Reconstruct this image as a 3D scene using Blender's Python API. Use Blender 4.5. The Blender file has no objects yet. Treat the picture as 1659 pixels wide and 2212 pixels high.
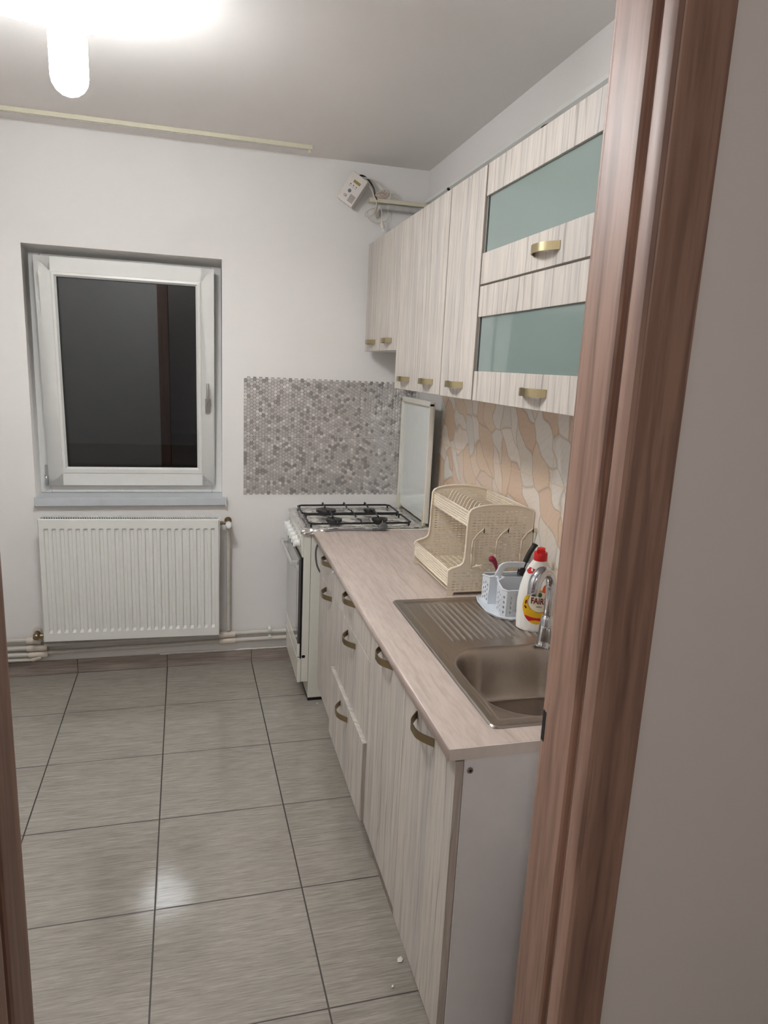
import bpy, bmesh, math, random
from math import sin, cos, pi, radians, sqrt, exp
from mathutils import Vector, Matrix, noise
random.seed(7)
S = bpy.context.scene
COL = S.collection
ROOT = {}

# ------------------------------------------------------------------ helpers
def thing(name, label, cat, loc=(0, 0, 0), rot=None, group=None, kind=None):
    o = bpy.data.objects.new(name, None); COL.objects.link(o)
    o.empty_display_size = .05
    o.location = loc
    if rot is not None: o.rotation_euler = rot
    if label: o['label'] = label
    if cat: o['category'] = cat
    if group: o['group'] = group
    if kind: o['kind'] = kind
    ROOT[o.name] = Vector((0, 0, 0)) if rot is not None else Vector(loc)
    return o

def off(parent):
    p = parent
    while p.parent: p = p.parent
    return ROOT.get(p.name, Vector((0, 0, 0)))

def obj(name, bm, mat, parent=None, smooth=False, bevel=0, seg=2, angle=35):
    """links bm as ONE mesh object; bm is in world coordinates (or local to a rotated root)"""
    if isinstance(bm, bmesh.types.BMesh):
        me = bpy.data.meshes.new(name)
        if parent: bmesh.ops.translate(bm, verts=bm.verts, vec=-off(parent))
        bm.normal_update()
        bm.to_mesh(me); bm.free()
    else:
        me = bm
        if parent: me.transform(Matrix.Translation(-off(parent)))
    o = bpy.data.objects.new(name, me); COL.objects.link(o)
    mats = mat if isinstance(mat, (list, tuple)) else [mat]
    me.materials.clear()
    for m in mats: me.materials.append(m)
    if parent: o.parent = parent
    if smooth:
        for p in me.polygons: p.use_smooth = True
        me.set_sharp_from_angle(angle=radians(angle))
    if bevel:
        b = o.modifiers.new('bevel', 'BEVEL'); b.width = bevel; b.segments = seg
        b.limit_method = 'ANGLE'; b.angle_limit = radians(40); b.harden_normals = False
        for p in me.polygons: p.use_smooth = True
        me.set_sharp_from_angle(angle=radians(30))
        w = o.modifiers.new('wn', 'WEIGHTED_NORMAL'); w.keep_sharp = False
    return o

def tag(o, label, cat, group=None, kind=None):
    if label: o['label'] = label
    if cat: o['category'] = cat
    if group: o['group'] = group
    if kind: o['kind'] = kind
    return o

def struct(o):
    o['kind'] = 'structure'; return o

def BM(): return bmesh.new()

def box(bm, x0, x1, y0, y1, z0, z1, M=None, mi=0):
    vs = [bm.verts.new((x, y, z)) for x in (x0, x1) for y in (y0, y1) for z in (z0, z1)]
    f = [(0, 1, 3, 2), (4, 6, 7, 5), (0, 4, 5, 1), (2, 3, 7, 6), (0, 2, 6, 4), (1, 5, 7, 3)]
    for q in f:
        fc = bm.faces.new([vs[i] for i in q]); fc.material_index = mi
    if M is not None:
        for v in vs: v.co = M @ v.co
    return vs

def mbox(*a, M=None):
    bm = BM(); box(bm, *a, M=M); return bm

def frame_of(d):
    d = d.normalized()
    u = d.orthogonal().normalized()
    return u, d.cross(u)

def tube(bm, pts, r, n=10, cap=True, flat=None):
    """sweeps a circle (or list of radii) along pts by parallel transport"""
    pts = [Vector(p) for p in pts]
    R = r if isinstance(r, (list, tuple)) else [r] * len(pts)
    u = None; rings = []
    for i, p in enumerate(pts):
        a = pts[max(i - 1, 0)]; b = pts[min(i + 1, len(pts) - 1)]
        d = (b - a).normalized()
        if u is None: u, _ = frame_of(d)
        u = (u - d * u.dot(d)).normalized(); w = d.cross(u)
        rings.append([bm.verts.new(p + (u * cos(2 * pi * k / n) + w * sin(2 * pi * k / n)) * R[i]) for k in range(n)])
    for a, b in zip(rings, rings[1:]):
        for k in range(n):
            f = bm.faces.new((a[k], a[(k + 1) % n], b[(k + 1) % n], b[k])); f.smooth = True
    if cap:
        bm.faces.new(rings[0][::-1]); bm.faces.new(rings[-1])

def spline(pts, n=8):
    P = [Vector(p) for p in pts]; P = [P[0] * 2 - P[1]] + P + [P[-1] * 2 - P[-2]]
    out = []
    for i in range(1, len(P) - 2):
        a, b, c, d = P[i - 1:i + 3]
        for k in range(n):
            t = k / n
            out.append(.5 * ((2 * b) + (c - a) * t + (2 * a - 5 * b + 4 * c - d) * t * t + (3 * b - a - 3 * c + d) * t ** 3))
    out.append(P[-2]); return out

def lathe(bm, prof, c=(0, 0, 0), n=24, axis='z', sx=1, sy=1):
    """prof = (radius, height) pairs"""
    rings = []
    for r, h in prof:
        ring = []
        for k in range(n):
            a = 2 * pi * k / n
            p = [r * cos(a) * sx, r * sin(a) * sy, h]
            if axis == 'y': p = [p[0], h, p[1]]
            if axis == 'x': p = [h, p[0], p[1]]
            ring.append(bm.verts.new(Vector(p) + Vector(c)))
        rings.append(ring)
    for a, b in zip(rings, rings[1:]):
        for k in range(n):
            f = bm.faces.new((a[k], a[(k + 1) % n], b[(k + 1) % n], b[k])); f.smooth = True
    bm.faces.new(rings[0][::-1]); bm.faces.new(rings[-1])
    bmesh.ops.recalc_face_normals(bm, faces=bm.faces)

def prism(bm, poly, lo, hi, axis='z'):
    """extrudes a 2D polygon; axis z -> (x,y), y -> (x,z), x -> (y,z)"""
    def P(a, b, h):
        return (a, b, h) if axis == 'z' else (a, h, b) if axis == 'y' else (h, a, b)
    A = [bm.verts.new(P(a, b, lo)) for a, b in poly]; B = [bm.verts.new(P(a, b, hi)) for a, b in poly]
    n = len(poly)
    for i in range(n): bm.faces.new((A[i], A[(i + 1) % n], B[(i + 1) % n], B[i]))
    bm.faces.new(A[::-1]); bm.faces.new(B)
    bmesh.ops.recalc_face_normals(bm, faces=bm.faces)
    return bm

def plate(outline, holes, thick, M, bevel=0):
    """flat sheet with real holes: filled 2D curve, extruded; returns mesh"""
    cu = bpy.data.curves.new('sheet', 'CURVE'); cu.dimensions = '2D'; cu.fill_mode = 'BOTH'
    cu.extrude = thick / 2 - bevel; cu.bevel_depth = bevel; cu.bevel_resolution = 1
    if bevel: cu.offset = -bevel
    for poly in [outline] + list(holes):
        s = cu.splines.new('POLY'); s.points.add(len(poly) - 1)
        for q, (a, b) in zip(s.points, poly): q.co = (a, b, 0, 1)
        s.use_cyclic_u = True
    o = bpy.data.objects.new('sheet', cu); COL.objects.link(o)
    bpy.context.view_layer.update()
    me = bpy.data.meshes.new_from_object(o.evaluated_get(bpy.context.evaluated_depsgraph_get()))
    bpy.data.objects.remove(o); bpy.data.curves.remove(cu)
    me.transform(M)
    if M.determinant() < 0: me.flip_normals()
    return me

MXZ = Matrix(((1, 0, 0, 0), (0, 0, 1, 0), (0, 1, 0, 0), (0, 0, 0, 1)))   # (u,v,w)->(x,z,y)
MYZ = Matrix(((0, 0, 1, 0), (1, 0, 0, 0), (0, 1, 0, 0), (0, 0, 0, 1)))   # (u,v,w)->(y,z,x)

def text_mesh(body, size, M=None, extrude=.0002, cx='CENTER'):
    cu = bpy.data.curves.new('t', 'FONT'); cu.body = body; cu.size = size; cu.extrude = extrude
    cu.offset = size * .022; cu.align_x = cx; cu.align_y = 'CENTER'; cu.resolution_u = 4
    o = bpy.data.objects.new('t', cu); COL.objects.link(o)
    bpy.context.view_layer.update()
    me = bpy.data.meshes.new_from_object(o.evaluated_get(bpy.context.evaluated_depsgraph_get()))
    bpy.data.objects.remove(o); bpy.data.curves.remove(cu)
    if M is not None: me.transform(M)
    return me

def rrect(x0, x1, y0, y1, r, n=5):
    out = []
    for cx, cy, a0 in ((x1 - r, y1 - r, 0), (x0 + r, y1 - r, 90), (x0 + r, y0 + r, 180), (x1 - r, y0 + r, 270)):
        for k in range(n + 1):
            a = radians(a0 + 90 * k / n); out.append((cx + r * cos(a), cy + r * sin(a)))
    return out

def ell(cx, cy, a, b, n=10, rot=0):
    return [(cx + a * cos(t) * cos(rot) - b * sin(t) * sin(rot), cy + a * cos(t) * sin(rot) + b * sin(t) * cos(rot)) for t in [2 * pi * k / n for k in range(n)]]

# ------------------------------------------------------------------ materials
def lin(c):
    return tuple([((v / 255) / 12.92 if v / 255 <= .04045 else ((v / 255 + .055) / 1.055) ** 2.4) for v in c]) + (1,)

class NT:
    def __init__(s, name):
        s.m = bpy.data.materials.new(name); s.m.use_nodes = True
        s.t = s.m.node_tree; s.b = s.t.nodes['Principled BSDF']; s.out = s.t.nodes['Material Output']
    def n(s, typ, ins=None, **kw):
        d = s.t.nodes.new(typ)
        for k, v in kw.items(): setattr(d, k, v)
        for k, v in (ins or {}).items(): s.put(d.inputs[k], v)
        return d
    def put(s, sock, v):
        if isinstance(v, bpy.types.NodeSocket): s.t.links.new(v, sock)
        elif isinstance(v, bpy.types.Node): s.t.links.new(v.outputs[0], sock)
        else: sock.default_value = v
    def math(s, op, a, b=0, c=0, clamp=False):
        return s.n('ShaderNodeMath', {0: a, 1: b, 2: c}, operation=op, use_clamp=clamp).outputs[0]
    def mix(s, f, a, b):
        d = s.t.nodes.new('ShaderNodeMix'); d.data_type = 'RGBA'
        s.put(d.inputs[0], f); s.put(d.inputs[6], a); s.put(d.inputs[7], b); return d.outputs[2]
    def ramp(s, f, stops):
        d = s.n('ShaderNodeValToRGB', {0: f}); e = d.color_ramp.elements
        while len(e) < len(stops): e.new(.5)
        for q, (p, c) in zip(e, stops): q.position = p; q.color = c if len(c) == 4 else lin(c)
        return d.outputs[0]
    def pos(s):
        return s.n('ShaderNodeNewGeometry').outputs['Position']
    def scl(s, v, sc, offs=(0, 0, 0)):
        return s.n('ShaderNodeMapping', {'Vector': v, 'Scale': sc, 'Location': offs}).outputs[0]
    def noise(s, v, sc, det=3, rough=.5, dist=0):
        return s.n('ShaderNodeTexNoise', {'Vector': v, 'Scale': sc, 'Detail': det, 'Roughness': rough, 'Distortion': dist}).outputs['Fac']
    def bump(s, h, strength=.2, dist=.001):
        s.put(s.b.inputs['Normal'], s.n('ShaderNodeBump', {'Height': h, 'Strength': strength, 'Distance': dist}))
    def set(s, **kw):
        for k, v in kw.items(): s.put(s.b.inputs[k.replace('_', ' ')], v)
        return s

def plain(name, c, rough=.5, metal=0, var=.04, nsc=30, coat=0, bump=0, **kw):
    t = NT(name); p = t.pos(); f = t.noise(p, nsc, 3)
    c = lin(c); d = tuple(x * (1 - var * 2) for x in c[:3]) + (1,); e = tuple(min(1, x * (1 + var)) for x in c[:3]) + (1,)
    t.set(Base_Color=t.mix(f, d, e), Roughness=rough, Metallic=metal)
    if coat: t.set(Coat_Weight=coat, Coat_Roughness=.05)
    if bump: t.bump(t.noise(p, nsc * 6, 3), bump, .0006)
    for k, v in kw.items(): t.put(t.b.inputs[k.replace('_', ' ')], v)
    return t.m

def wall_paint(name, c, patch=.03):
    t = NT(name); p = t.pos()
    f = t.noise(p, 2.2, 4, .6); g = t.noise(p, 90, 3)
    c = lin(c)
    t.set(Base_Color=t.mix(f, tuple(x * (1 - patch) for x in c[:3]) + (1,), c), Roughness=.75)
    t.put(t.b.inputs['Specular IOR Level'], .25)
    t.bump(t.math('ADD', g, t.math('MULTIPLY', t.noise(p, 9, 3), 1.5)), .12, .0015)
    return t.m

def wood(name, light, mid, dark, along='z', sc=1., rough=.42, band=.5, coat=0, lines=.6):
    t = NT(name); p = t.pos()
    sep = t.n('ShaderNodeSeparateXYZ', {0: p}).outputs
    oi = t.n('ShaderNodeObjectInfo').outputs['Random']
    if along == 'z': a = t.math('ADD', sep[0], sep[1]); l = sep[2]
    elif along == 'y': a = t.math('ADD', sep[0], t.math('MULTIPLY', sep[2], .7)); l = sep[1]
    else: a = t.math('ADD', sep[1], sep[2]); l = sep[0]
    a = t.math('ADD', a, t.math('MULTIPLY', oi, 3.7 if along == 'z' else 0))
    v = t.n('ShaderNodeCombineXYZ', {0: a, 1: t.math('MULTIPLY', l, .055 if along == 'z' else .12), 2: oi}).outputs[0]
    w = t.n('ShaderNodeCombineXYZ', {0: a, 1: t.math('MULTIPLY', l, .16), 2: oi}).outputs[0]
    broad = t.noise(v, 11 * sc, 3, .55)
    fine = t.noise(v, 120 * sc, 3, .6)
    wv = t.n('ShaderNodeTexWave', {'Vector': w, 'Scale': 9 * sc, 'Distortion': 7., 'Detail': 3., 'Detail Scale': 1.3, 'Detail Roughness': .55}, wave_type='BANDS', bands_direction='X').outputs['Fac']
    wl = t.ramp(wv, [(0, (255, 255, 255)), (.10, (120, 120, 120)), (.24, (0, 0, 0))])
    thr = t.ramp(t.noise(v, 26 * sc, 3, .6), [(.42, (0, 0, 0)), (.62, (255, 255, 255))])
    base = t.ramp(broad, [(.30, mid), (.5, light), (.70, mid)])
    f1 = t.ramp(fine, [(.36, (255, 255, 255)), (.58, (0, 0, 0))])
    col = t.mix(t.math('MULTIPLY', f1, band), base, lin(dark))
    col = t.mix(t.math('MULTIPLY', t.math('MULTIPLY', wl, thr), lines), col, lin(dark))
    t.set(Base_Color=col, Roughness=rough)
    if coat: t.set(Coat_Weight=coat, Coat_Roughness=.25)
    t.bump(t.math('SUBTRACT', 0, f1), .08, .0005)
    return t.m

def metal(name, c, rough=.25, brushed=None, mott=0):
    t = NT(name); p = t.pos()
    if brushed: q = t.scl(p, brushed)
    else: q = p
    f = t.noise(q, 120, 3)
    col = t.mix(f, tuple(x * .85 for x in lin(c)[:3]) + (1,), lin(c))
    if mott:
        g = t.ramp(t.noise(p, 14, 4, .6), [(.35, (255, 255, 255)), (.65, (0, 0, 0))])
        col = t.mix(t.math('MULTIPLY', g, mott), col, lin((120, 100, 80)))
    t.set(Base_Color=col, Metallic=1., Roughness=t.math('ADD', rough - .01, t.math('MULTIPLY', f, .02)))
    return t.m

M = {}
M['wall'] = wall_paint('wall_paint_white', (232, 229, 226))
M['ceil'] = wall_paint('ceiling_paint', (231, 226, 222))
M['hallwall'] = wall_paint('hall_wall_paint', (226, 220, 216))
M['cab'] = wood('whitewashed_pine', (206, 197, 187), (184, 179, 174), (128, 118, 108), 'z', band=.26, lines=.7)
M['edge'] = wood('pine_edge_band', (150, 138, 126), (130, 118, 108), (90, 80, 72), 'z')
M['top'] = wood('worktop_oak', (208, 192, 182), (196, 181, 172), (150, 132, 122), 'y', sc=.9, rough=.38, band=.28, lines=.35)
M['topedge'] = plain('worktop_edge', (222, 215, 208), .5, var=.06, nsc=60)
M['walnut'] = wood('walnut_door_frame', (168, 134, 117), (142, 110, 95), (96, 70, 60), 'z', sc=.6, rough=.5, band=.40, coat=0)
M['white'] = plain('white_plastic', (232, 232, 228), .35)
M['whitelam'] = plain('white_laminate', (234, 234, 235), .45, nsc=14)
M['pvc'] = plain('window_pvc', (226, 226, 222), .3, var=.02)
M['sill'] = plain('sill_plastic', (194, 198, 203), .3, var=.06, nsc=12)
M['rad'] = plain('radiator_enamel', (226, 226, 221), .3, var=.02)
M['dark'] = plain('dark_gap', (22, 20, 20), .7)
M['black'] = plain('black_plastic', (16, 16, 18), .3)
M['blackenamel'] = plain('black_cast_iron', (20, 20, 22), .38, bump=.2)
M['cream'] = plain('cream_plastic', (238, 225, 204), .38, var=.03)
M['ivory'] = plain('ivory_duct', (214, 208, 186), .45)
M['basket'] = plain('white_basket_plastic', (216, 222, 228), .35, var=.02)
M['pipe'] = plain('white_pipe', (205, 199, 190), .45, var=.06)
M['pipefit'] = plain('pipe_fitting', (214, 203, 190), .4)
M['brass'] = metal('antique_brass', (158, 140, 110), .36, (1, 1, 1))
M['brassh'] = metal('satin_champagne_metal', (178, 164, 128), .33, (1, 1, 14))
M['steel'] = metal('stainless_steel', (182, 173, 164), .31, (1, .2, 1), 0)
M['chrome'] = metal('chrome', (205, 207, 212), .07)
M['silver'] = metal('brushed_silver', (190, 188, 186), .3)
M['alu'] = plain('painted_aluminium', (206, 206, 204), .35, metal=.3)
M['red'] = plain('red_cap_plastic', (205, 20, 24), .32)
M['maroon'] = plain('maroon_silicone', (140, 14, 52), .4)
M['bottle'] = plain('bottle_white_plastic', (238, 236, 230), .28, var=.01)
M['yellow'] = plain('label_yellow', (238, 188, 30), .35, var=.1)
M['labelred'] = plain('label_red', (196, 28, 36), .35)
M['labelcream'] = plain('label_cream', (236, 228, 205), .35)
M['green'] = plain('label_green', (40, 92, 52), .35)
M['inkred'] = plain('label_ink', (120, 10, 22), .4)
M['inkwhite'] = plain('label_white_ink', (240, 236, 232), .4)
M['orange'] = plain('label_orange', (224, 96, 30), .35)
M['grey'] = plain('grey_rubber', (92, 92, 96), .5)
M['greycable'] = plain('grey_cable', (120, 120, 122), .5)
M['cablewhite'] = plain('white_cable', (214, 206, 194), .45)
M['cablepink'] = plain('beige_cable', (196, 172, 156), .5)
M['gaspipe'] = plain('taped_pipe', (186, 184, 182), .55, var=.15, nsc=40)
M['stove'] = plain('stove_enamel', (226, 223, 212), .25, var=.02, coat=.3)
M['ovenglass'] = plain('oven_glass', (72, 70, 70), .06, coat=1.)
M['ovenpane'] = plain('oven_inner_glass', (124, 122, 120), .08, coat=1.)
M['lidglass'] = plain('lid_glass', (226, 232, 228), .12, var=.02, coat=1.)
M['lcd'] = plain('display_amber', (150, 120, 40), .4, var=.25, nsc=200)
M['detector'] = plain('detector_plastic', (208, 201, 194), .42)
M['heat'] = plain('heat_sink', (176, 176, 160), .45)
M['paper'] = plain('paper_scrap', (220, 214, 206), .8)
M['outside'] = plain('night_ground', (20, 20, 22), .9)

def floor_mat():
    t = NT('floor_tile_grey'); p = t.pos(); sp = t.n('ShaderNodeSeparateXYZ', {0: p}).outputs
    x, y = sp[0], sp[1]
    # joint grid is laid about one degree off the walls
    gx = t.math('SUBTRACT', t.math('ADD', x, t.math('MULTIPLY', y, .02464)), -.87159)
    gy = t.math('SUBTRACT', t.math('SUBTRACT', y, t.math('MULTIPLY', t.math('ADD', x, 1.), .0061)), -.4364)
    fx = t.math('DIVIDE', gx, .44171); fy = t.math('DIVIDE', gy, .42910)
    def joint(f, size, w):
        a = t.math('SUBTRACT', f, t.math('ROUND', f)); a = t.math('MULTIPLY', t.math('ABSOLUTE', a), size)
        return t.math('LESS_THAN', a, w)
    def soft(f, size, w):
        a = t.math('SUBTRACT', f, t.math('ROUND', f)); a = t.math('MULTIPLY', t.math('ABSOLUTE', a), size)
        return t.math('SUBTRACT', 1., t.math('MULTIPLY', a, 1 / w), clamp=True)
    j = t.math('MAXIMUM', joint(fx, .4417, .0023), joint(fy, .4291, .0021))
    js = t.math('MAXIMUM', soft(fx, .4417, .004), soft(fy, .4291, .004))
    tid = t.math('ADD', t.math('MULTIPLY', t.math('FLOOR', fx), 3.17), t.math('MULTIPLY', t.math('FLOOR', fy), 7.31))
    v = t.n('ShaderNodeCombineXYZ', {0: t.math('MULTIPLY', x, .055), 1: y, 2: tid}).outputs[0]
    s1 = t.noise(v, 210, 4, .65); s2 = t.noise(v, 330, 2, .5); s3 = t.noise(v, 34, 3, .6)
    blot = t.noise(p, 3.2, 4, .6)
    c = t.ramp(s1, [(.30, (136, 130, 122)), (.5, (158, 151, 142)), (.72, (178, 171, 161))])
    c = t.mix(t.math('MULTIPLY', t.ramp(s2, [(.62, (0, 0, 0)), (.74, (255, 255, 255))]), .5), c, lin((196, 188, 176)))
    c = t.mix(t.math('MULTIPLY', t.ramp(s3, [(.35, (255, 255, 255)), (.6, (0, 0, 0))]), .18), c, lin((122, 115, 108)))
    c = t.mix(t.math('MULTIPLY', t.ramp(blot, [(.4, (255, 255, 255)), (.65, (0, 0, 0))]), .10), c, lin((120, 114, 106)))
    c = t.mix(j, c, lin((46, 36, 31)))
    t.set(Base_Color=c, Roughness=t.math('ADD', .12, t.math('MULTIPLY', j, .5)))
    t.put(t.b.inputs['Specular IOR Level'], 1.)
    h = t.math('SUBTRACT', t.math('ADD', t.math('MULTIPLY', t.noise(p, 130, 3, .6), .55), t.math('MULTIPLY', s1, .10)), t.math('MULTIPLY', js, 1.6))
    t.bump(h, .10, .0010)
    return t.m
M['floor'] = floor_mat()

def skirt_mat():
    t = NT('skirting_tile_grey'); p = t.pos(); sp = t.n('ShaderNodeSeparateXYZ', {0: p}).outputs
    fx = t.math('DIVIDE', t.math('SUBTRACT', sp[0], -.87159), .44171)
    a = t.math('MULTIPLY', t.math('ABSOLUTE', t.math('SUBTRACT', fx, t.math('ROUND', fx))), .4417)
    j = t.math('LESS_THAN', a, .0017)
    v = t.n('ShaderNodeCombineXYZ', {0: t.math('MULTIPLY', sp[0], .05), 1: sp[2], 2: t.math('FLOOR', fx)}).outputs[0]
    c = t.ramp(t.noise(v, 110, 4, .6), [(.30, (122, 110, 102)), (.5, (150, 138, 130)), (.72, (172, 160, 152))])
    c = t.mix(j, c, lin((62, 50, 44)))
    t.set(Base_Color=c, Roughness=.3)
    return t.m
M['skirt'] = skirt_mat()

def backsplash_mat():
    t = NT('stone_wave_tile'); p = t.pos(); sp = t.n('ShaderNodeSeparateXYZ', {0: p}).outputs
    y, z = sp[1], sp[2]
    fy = t.math('DIVIDE', t.math('SUBTRACT', y, -1.14), .42); fz = t.math('DIVIDE', t.math('SUBTRACT', z, 1.271), .265)
    def joint(f, size, w):
        a = t.math('MULTIPLY', t.math('ABSOLUTE', t.math('SUBTRACT', f, t.math('ROUND', f))), size)
        return t.math('LESS_THAN', a, w)
    j = t.math('MAXIMUM', joint(fy, .42, .0018), joint(fz, .265, .0018))
    u = t.n('ShaderNodeCombineXYZ', {0: y, 1: z, 2: 0.}).outputs[0]
    wn = t.n('ShaderNodeTexNoise', {'Vector': u, 'Scale': 6., 'Detail': 1.}).outputs['Color']
    d = t.n('ShaderNodeVectorMath', {0: wn, 1: (.5, .5, .5)}, operation='SUBTRACT').outputs[0]
    d = t.n('ShaderNodeVectorMath', {0: d, 'Scale': .17}, operation='SCALE').outputs[0]
    u2 = t.n('ShaderNodeVectorMath', {0: u, 1: d}, operation='ADD').outputs[0]
    u2 = t.n('ShaderNodeMapping', {'Vector': u2, 'Rotation': (0, 0, radians(-52))}).outputs[0]
    u2 = t.n('ShaderNodeMapping', {'Vector': u2, 'Scale': (.55, 1.15, 1)}).outputs[0]
    vo = t.n('ShaderNodeTexVoronoi', {'Vector': u2, 'Scale': 11.}, voronoi_dimensions='2D')
    ve = t.n('ShaderNodeTexVoronoi', {'Vector': u2, 'Scale': 11.}, voronoi_dimensions='2D', feature='DISTANCE_TO_EDGE')
    rnd = t.n('ShaderNodeSeparateColor', {0: vo.outputs['Color']}).outputs[0]
    c = t.ramp(rnd, [(0, (232, 220, 208)), (.35, (220, 216, 208)), (.55, (226, 204, 180)), (.8, (216, 188, 164)), (1, (236, 228, 218))])
    vein = t.n('ShaderNodeTexWave', {'Vector': u2, 'Scale': 26., 'Distortion': 5., 'Detail': 3.}, wave_type='BANDS').outputs['Fac']
    c = t.mix(t.math('MULTIPLY', t.ramp(vein, [(0, (255, 255, 255)), (.2, (0, 0, 0))]), .08), c, lin((166, 132, 104)))
    e = t.ramp(ve.outputs['Distance'], [(0, (255, 255, 255)), (.02, (200, 200, 200)), (.07, (0, 0, 0))])
    c = t.mix(t.math('MULTIPLY', e, .42), c, lin((138, 112, 88)))
    c = t.mix(j, c, lin((228, 200, 160)))
    t.set(Base_Color=c, Roughness=.22)
    t.bump(t.math('SUBTRACT', ve.outputs['Distance'], t.math('MULTIPLY', j, .3)), .15, .002)
    return t.m
M['splash'] = backsplash_mat()

def mosaic_mat():
    t = NT('brushed_aluminium_hexagons'); g = t.n('ShaderNodeNewGeometry')
    r = t.math('FRACT', t.math('ADD', g.outputs['Random Per Island'], t.n('ShaderNodeObjectInfo').outputs['Random']))
    c = t.ramp(r, [(0, (156, 152, 150)), (.14, (168, 164, 162)), (.22, (192, 188, 186)), (.85, (204, 200, 198)), (1, (232, 228, 226))])
    q = t.n('ShaderNodeMapping', {'Vector': g.outputs['Position'], 'Scale': (1, 1, .08)}).outputs[0]
    t.set(Base_Color=c, Metallic=.6, Roughness=t.math('ADD', .33, t.math('MULTIPLY', t.noise(q, 300, 2), .12)))
    return t.m
M['hex'] = mosaic_mat()
M['hexbase'] = plain('mosaic_backing', (112, 108, 106), .6)

def foil_mat():
    t = NT('aluminium_foil'); p = t.pos()
    v = t.n('ShaderNodeTexVoronoi', {'Vector': p, 'Scale': 26., 'Randomness': 1.}, feature='F2').outputs['Distance']
    h = t.math('ADD', v, t.math('MULTIPLY', t.noise(p, 26, 4, .6), 1.2))
    t.set(Base_Color=lin((226, 224, 222)), Metallic=.85, Roughness=.24)
    t.bump(h, .7, .008)
    return t.m
M['foil'] = foil_mat()

def frosted_mat():
    t = NT('frosted_green_glass'); p = t.pos()
    t.set(Base_Color=t.mix(t.noise(p, 1.5, 2), lin((142, 160, 154)), lin((154, 171, 165))), Roughness=.45,
          Transmission_Weight=.35, Coat_Weight=1., Coat_Roughness=.03, IOR=1.3)
    return t.m
M['frost'] = frosted_mat()

def glass_mat():
    t = NT('window_glass')
    t.set(Base_Color=(.82, .84, .86, 1), Roughness=0.004, Transmission_Weight=1., IOR=1.40)
    return t.m
M['glass'] = glass_mat()

def emis(name, c, s):
    t = NT(name); t.set(Base_Color=lin((240, 240, 240)), Emission_Color=c, Emission_Strength=s)
    return t.m
M['lamp'] = emis('lamp_diffuser_lit', (.95, .98, 1., 1), 178.)
M['lampback'] = emis('lamp_diffuser_back', (.95, .98, 1., 1), 52.)
M['led'] = plain('small_led', (40, 34, 32), .3)

# ------------------------------------------------------------------ room shell
H = 2.598
WX0, WX1, WZ0, WZ1 = -1.907, -1.0242, .924, 2.0927
XL = -2.35; YF = -2.56; YH = -2.698
me = plate([(XL - .1, 0), (.1, 0), (.1, H + .05), (XL - .1, H + .05)], [[(WX0, WZ0 - .03), (WX1, WZ0 - .03), (WX1, WZ1), (WX0, WZ1)]], .25, MXZ @ Matrix.Translation((0, 0, .125)))
struct(obj('wall_back', me, M['wall']))
struct(obj('wall_right', mbox(0, .1, YF, 0, 0, H), M['wall']))
struct(obj('wall_left', mbox(XL - .1, XL, YF, 0, 0, H), M['wall']))
struct(obj('ceiling', mbox(XL - .1, .1, YH, .1, H, H + .1), M['ceil']))
struct(obj('floor', mbox(XL - .1, 1.0, -5., .1, -.1, 0), M['floor']))
me = plate([(XL, 0), (-1.4185, 0), (-1.4185, 2.235), (-.501, 2.235), (-.501, 0), (1., 0), (1., H + .1), (XL, H + .1)], [], YF - YH, MXZ @ Matrix.Translation((0, 0, (YF + YH) / 2)))
struct(obj('wall_front', me, M['hallwall']))
struct(obj('wall_hall_right', mbox(1., 1.1, -5., YH, 0, H), M['hallwall']))
struct(obj('wall_hall_left', mbox(XL - .1, XL, -5., YH, 0, H), M['hallwall']))
struct(obj('wall_hall_rear', mbox(XL - .1, 1.1, -5.1, -5., 0, H), M['hallwall']))
struct(obj('ceiling_hall', mbox(XL - .1, 1.1, -5.1, YH, H, H + .1), M['ceil']))
# skirting under the radiator, a lumpy mortar bead on top
struct(obj('baseboard_back', mbox(XL, -.02, -.009, 0, 0, .073), M['skirt'], bevel=.001))
bm = BM()
pts = [(-1.35 + .02 * i, -.006 - .003 * random.random(), .075 + .002 * random.random()) for i in range(48)]
tube(bm, pts, [.003 + .0022 * random.random() for _ in pts], 6)
struct(obj('trim_2', bm, M['wall'], smooth=True))
# splashback tiles
struct(obj('trim_1', mbox(-.006, -.0001, -2.54, -.42, .80, 1.56), M['splash']))

# ------------------------------------------------------------------ door frame (lined opening, photo is taken through it)
d = thing('door_1', 'walnut brown door frame the photo is taken through', 'door frame', (-.96, -2.6, 0), kind='structure')
jr = [(-.5225, -2.5560), (-.5240, -2.5580), (-.5250, -2.5640), (-.5240, -2.572), (-.5236, -2.600), (-.5236, -2.640), (-.5225, -2.6465), (-.5190, -2.6500), (-.5120, -2.6505),
      (-.5115, -2.6690), (-.5190, -2.6715), (-.5222, -2.6745), (-.5236, -2.680), (-.5236, -2.698), (-.5215, -2.7050), (-.5165, -2.7095), (-.5000, -2.7095), (-.5000, -2.556)]
MX = -1.9195
def jamb(poly, z1=2.2):
    return prism(BM(), poly, 0, z1)
obj('door_jamb', jamb(jr), M['walnut'], d, smooth=True, angle=28)
obj('door_jamb', jamb([(MX - x, y) for x, y in jr]), M['walnut'], d, smooth=True, angle=28)
obj('door_head', mbox(-1.42, -.50, -2.706, -2.556, 2.2, 2.24), M['walnut'], d)
cr = [(-.5160, -2.7090), (-.5130, -2.7110), (-.4430, -2.7110), (-.4355, -2.7085), (-.4338, -2.7030), (-.4338, -2.6985), (-.5160, -2.6985)]
obj('door_casing', jamb(cr, 2.29), M['walnut'], d, smooth=True, angle=28)
obj('door_casing', jamb([(MX - x, y) for x, y in cr], 2.29), M['walnut'], d, smooth=True, angle=28)
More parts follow.
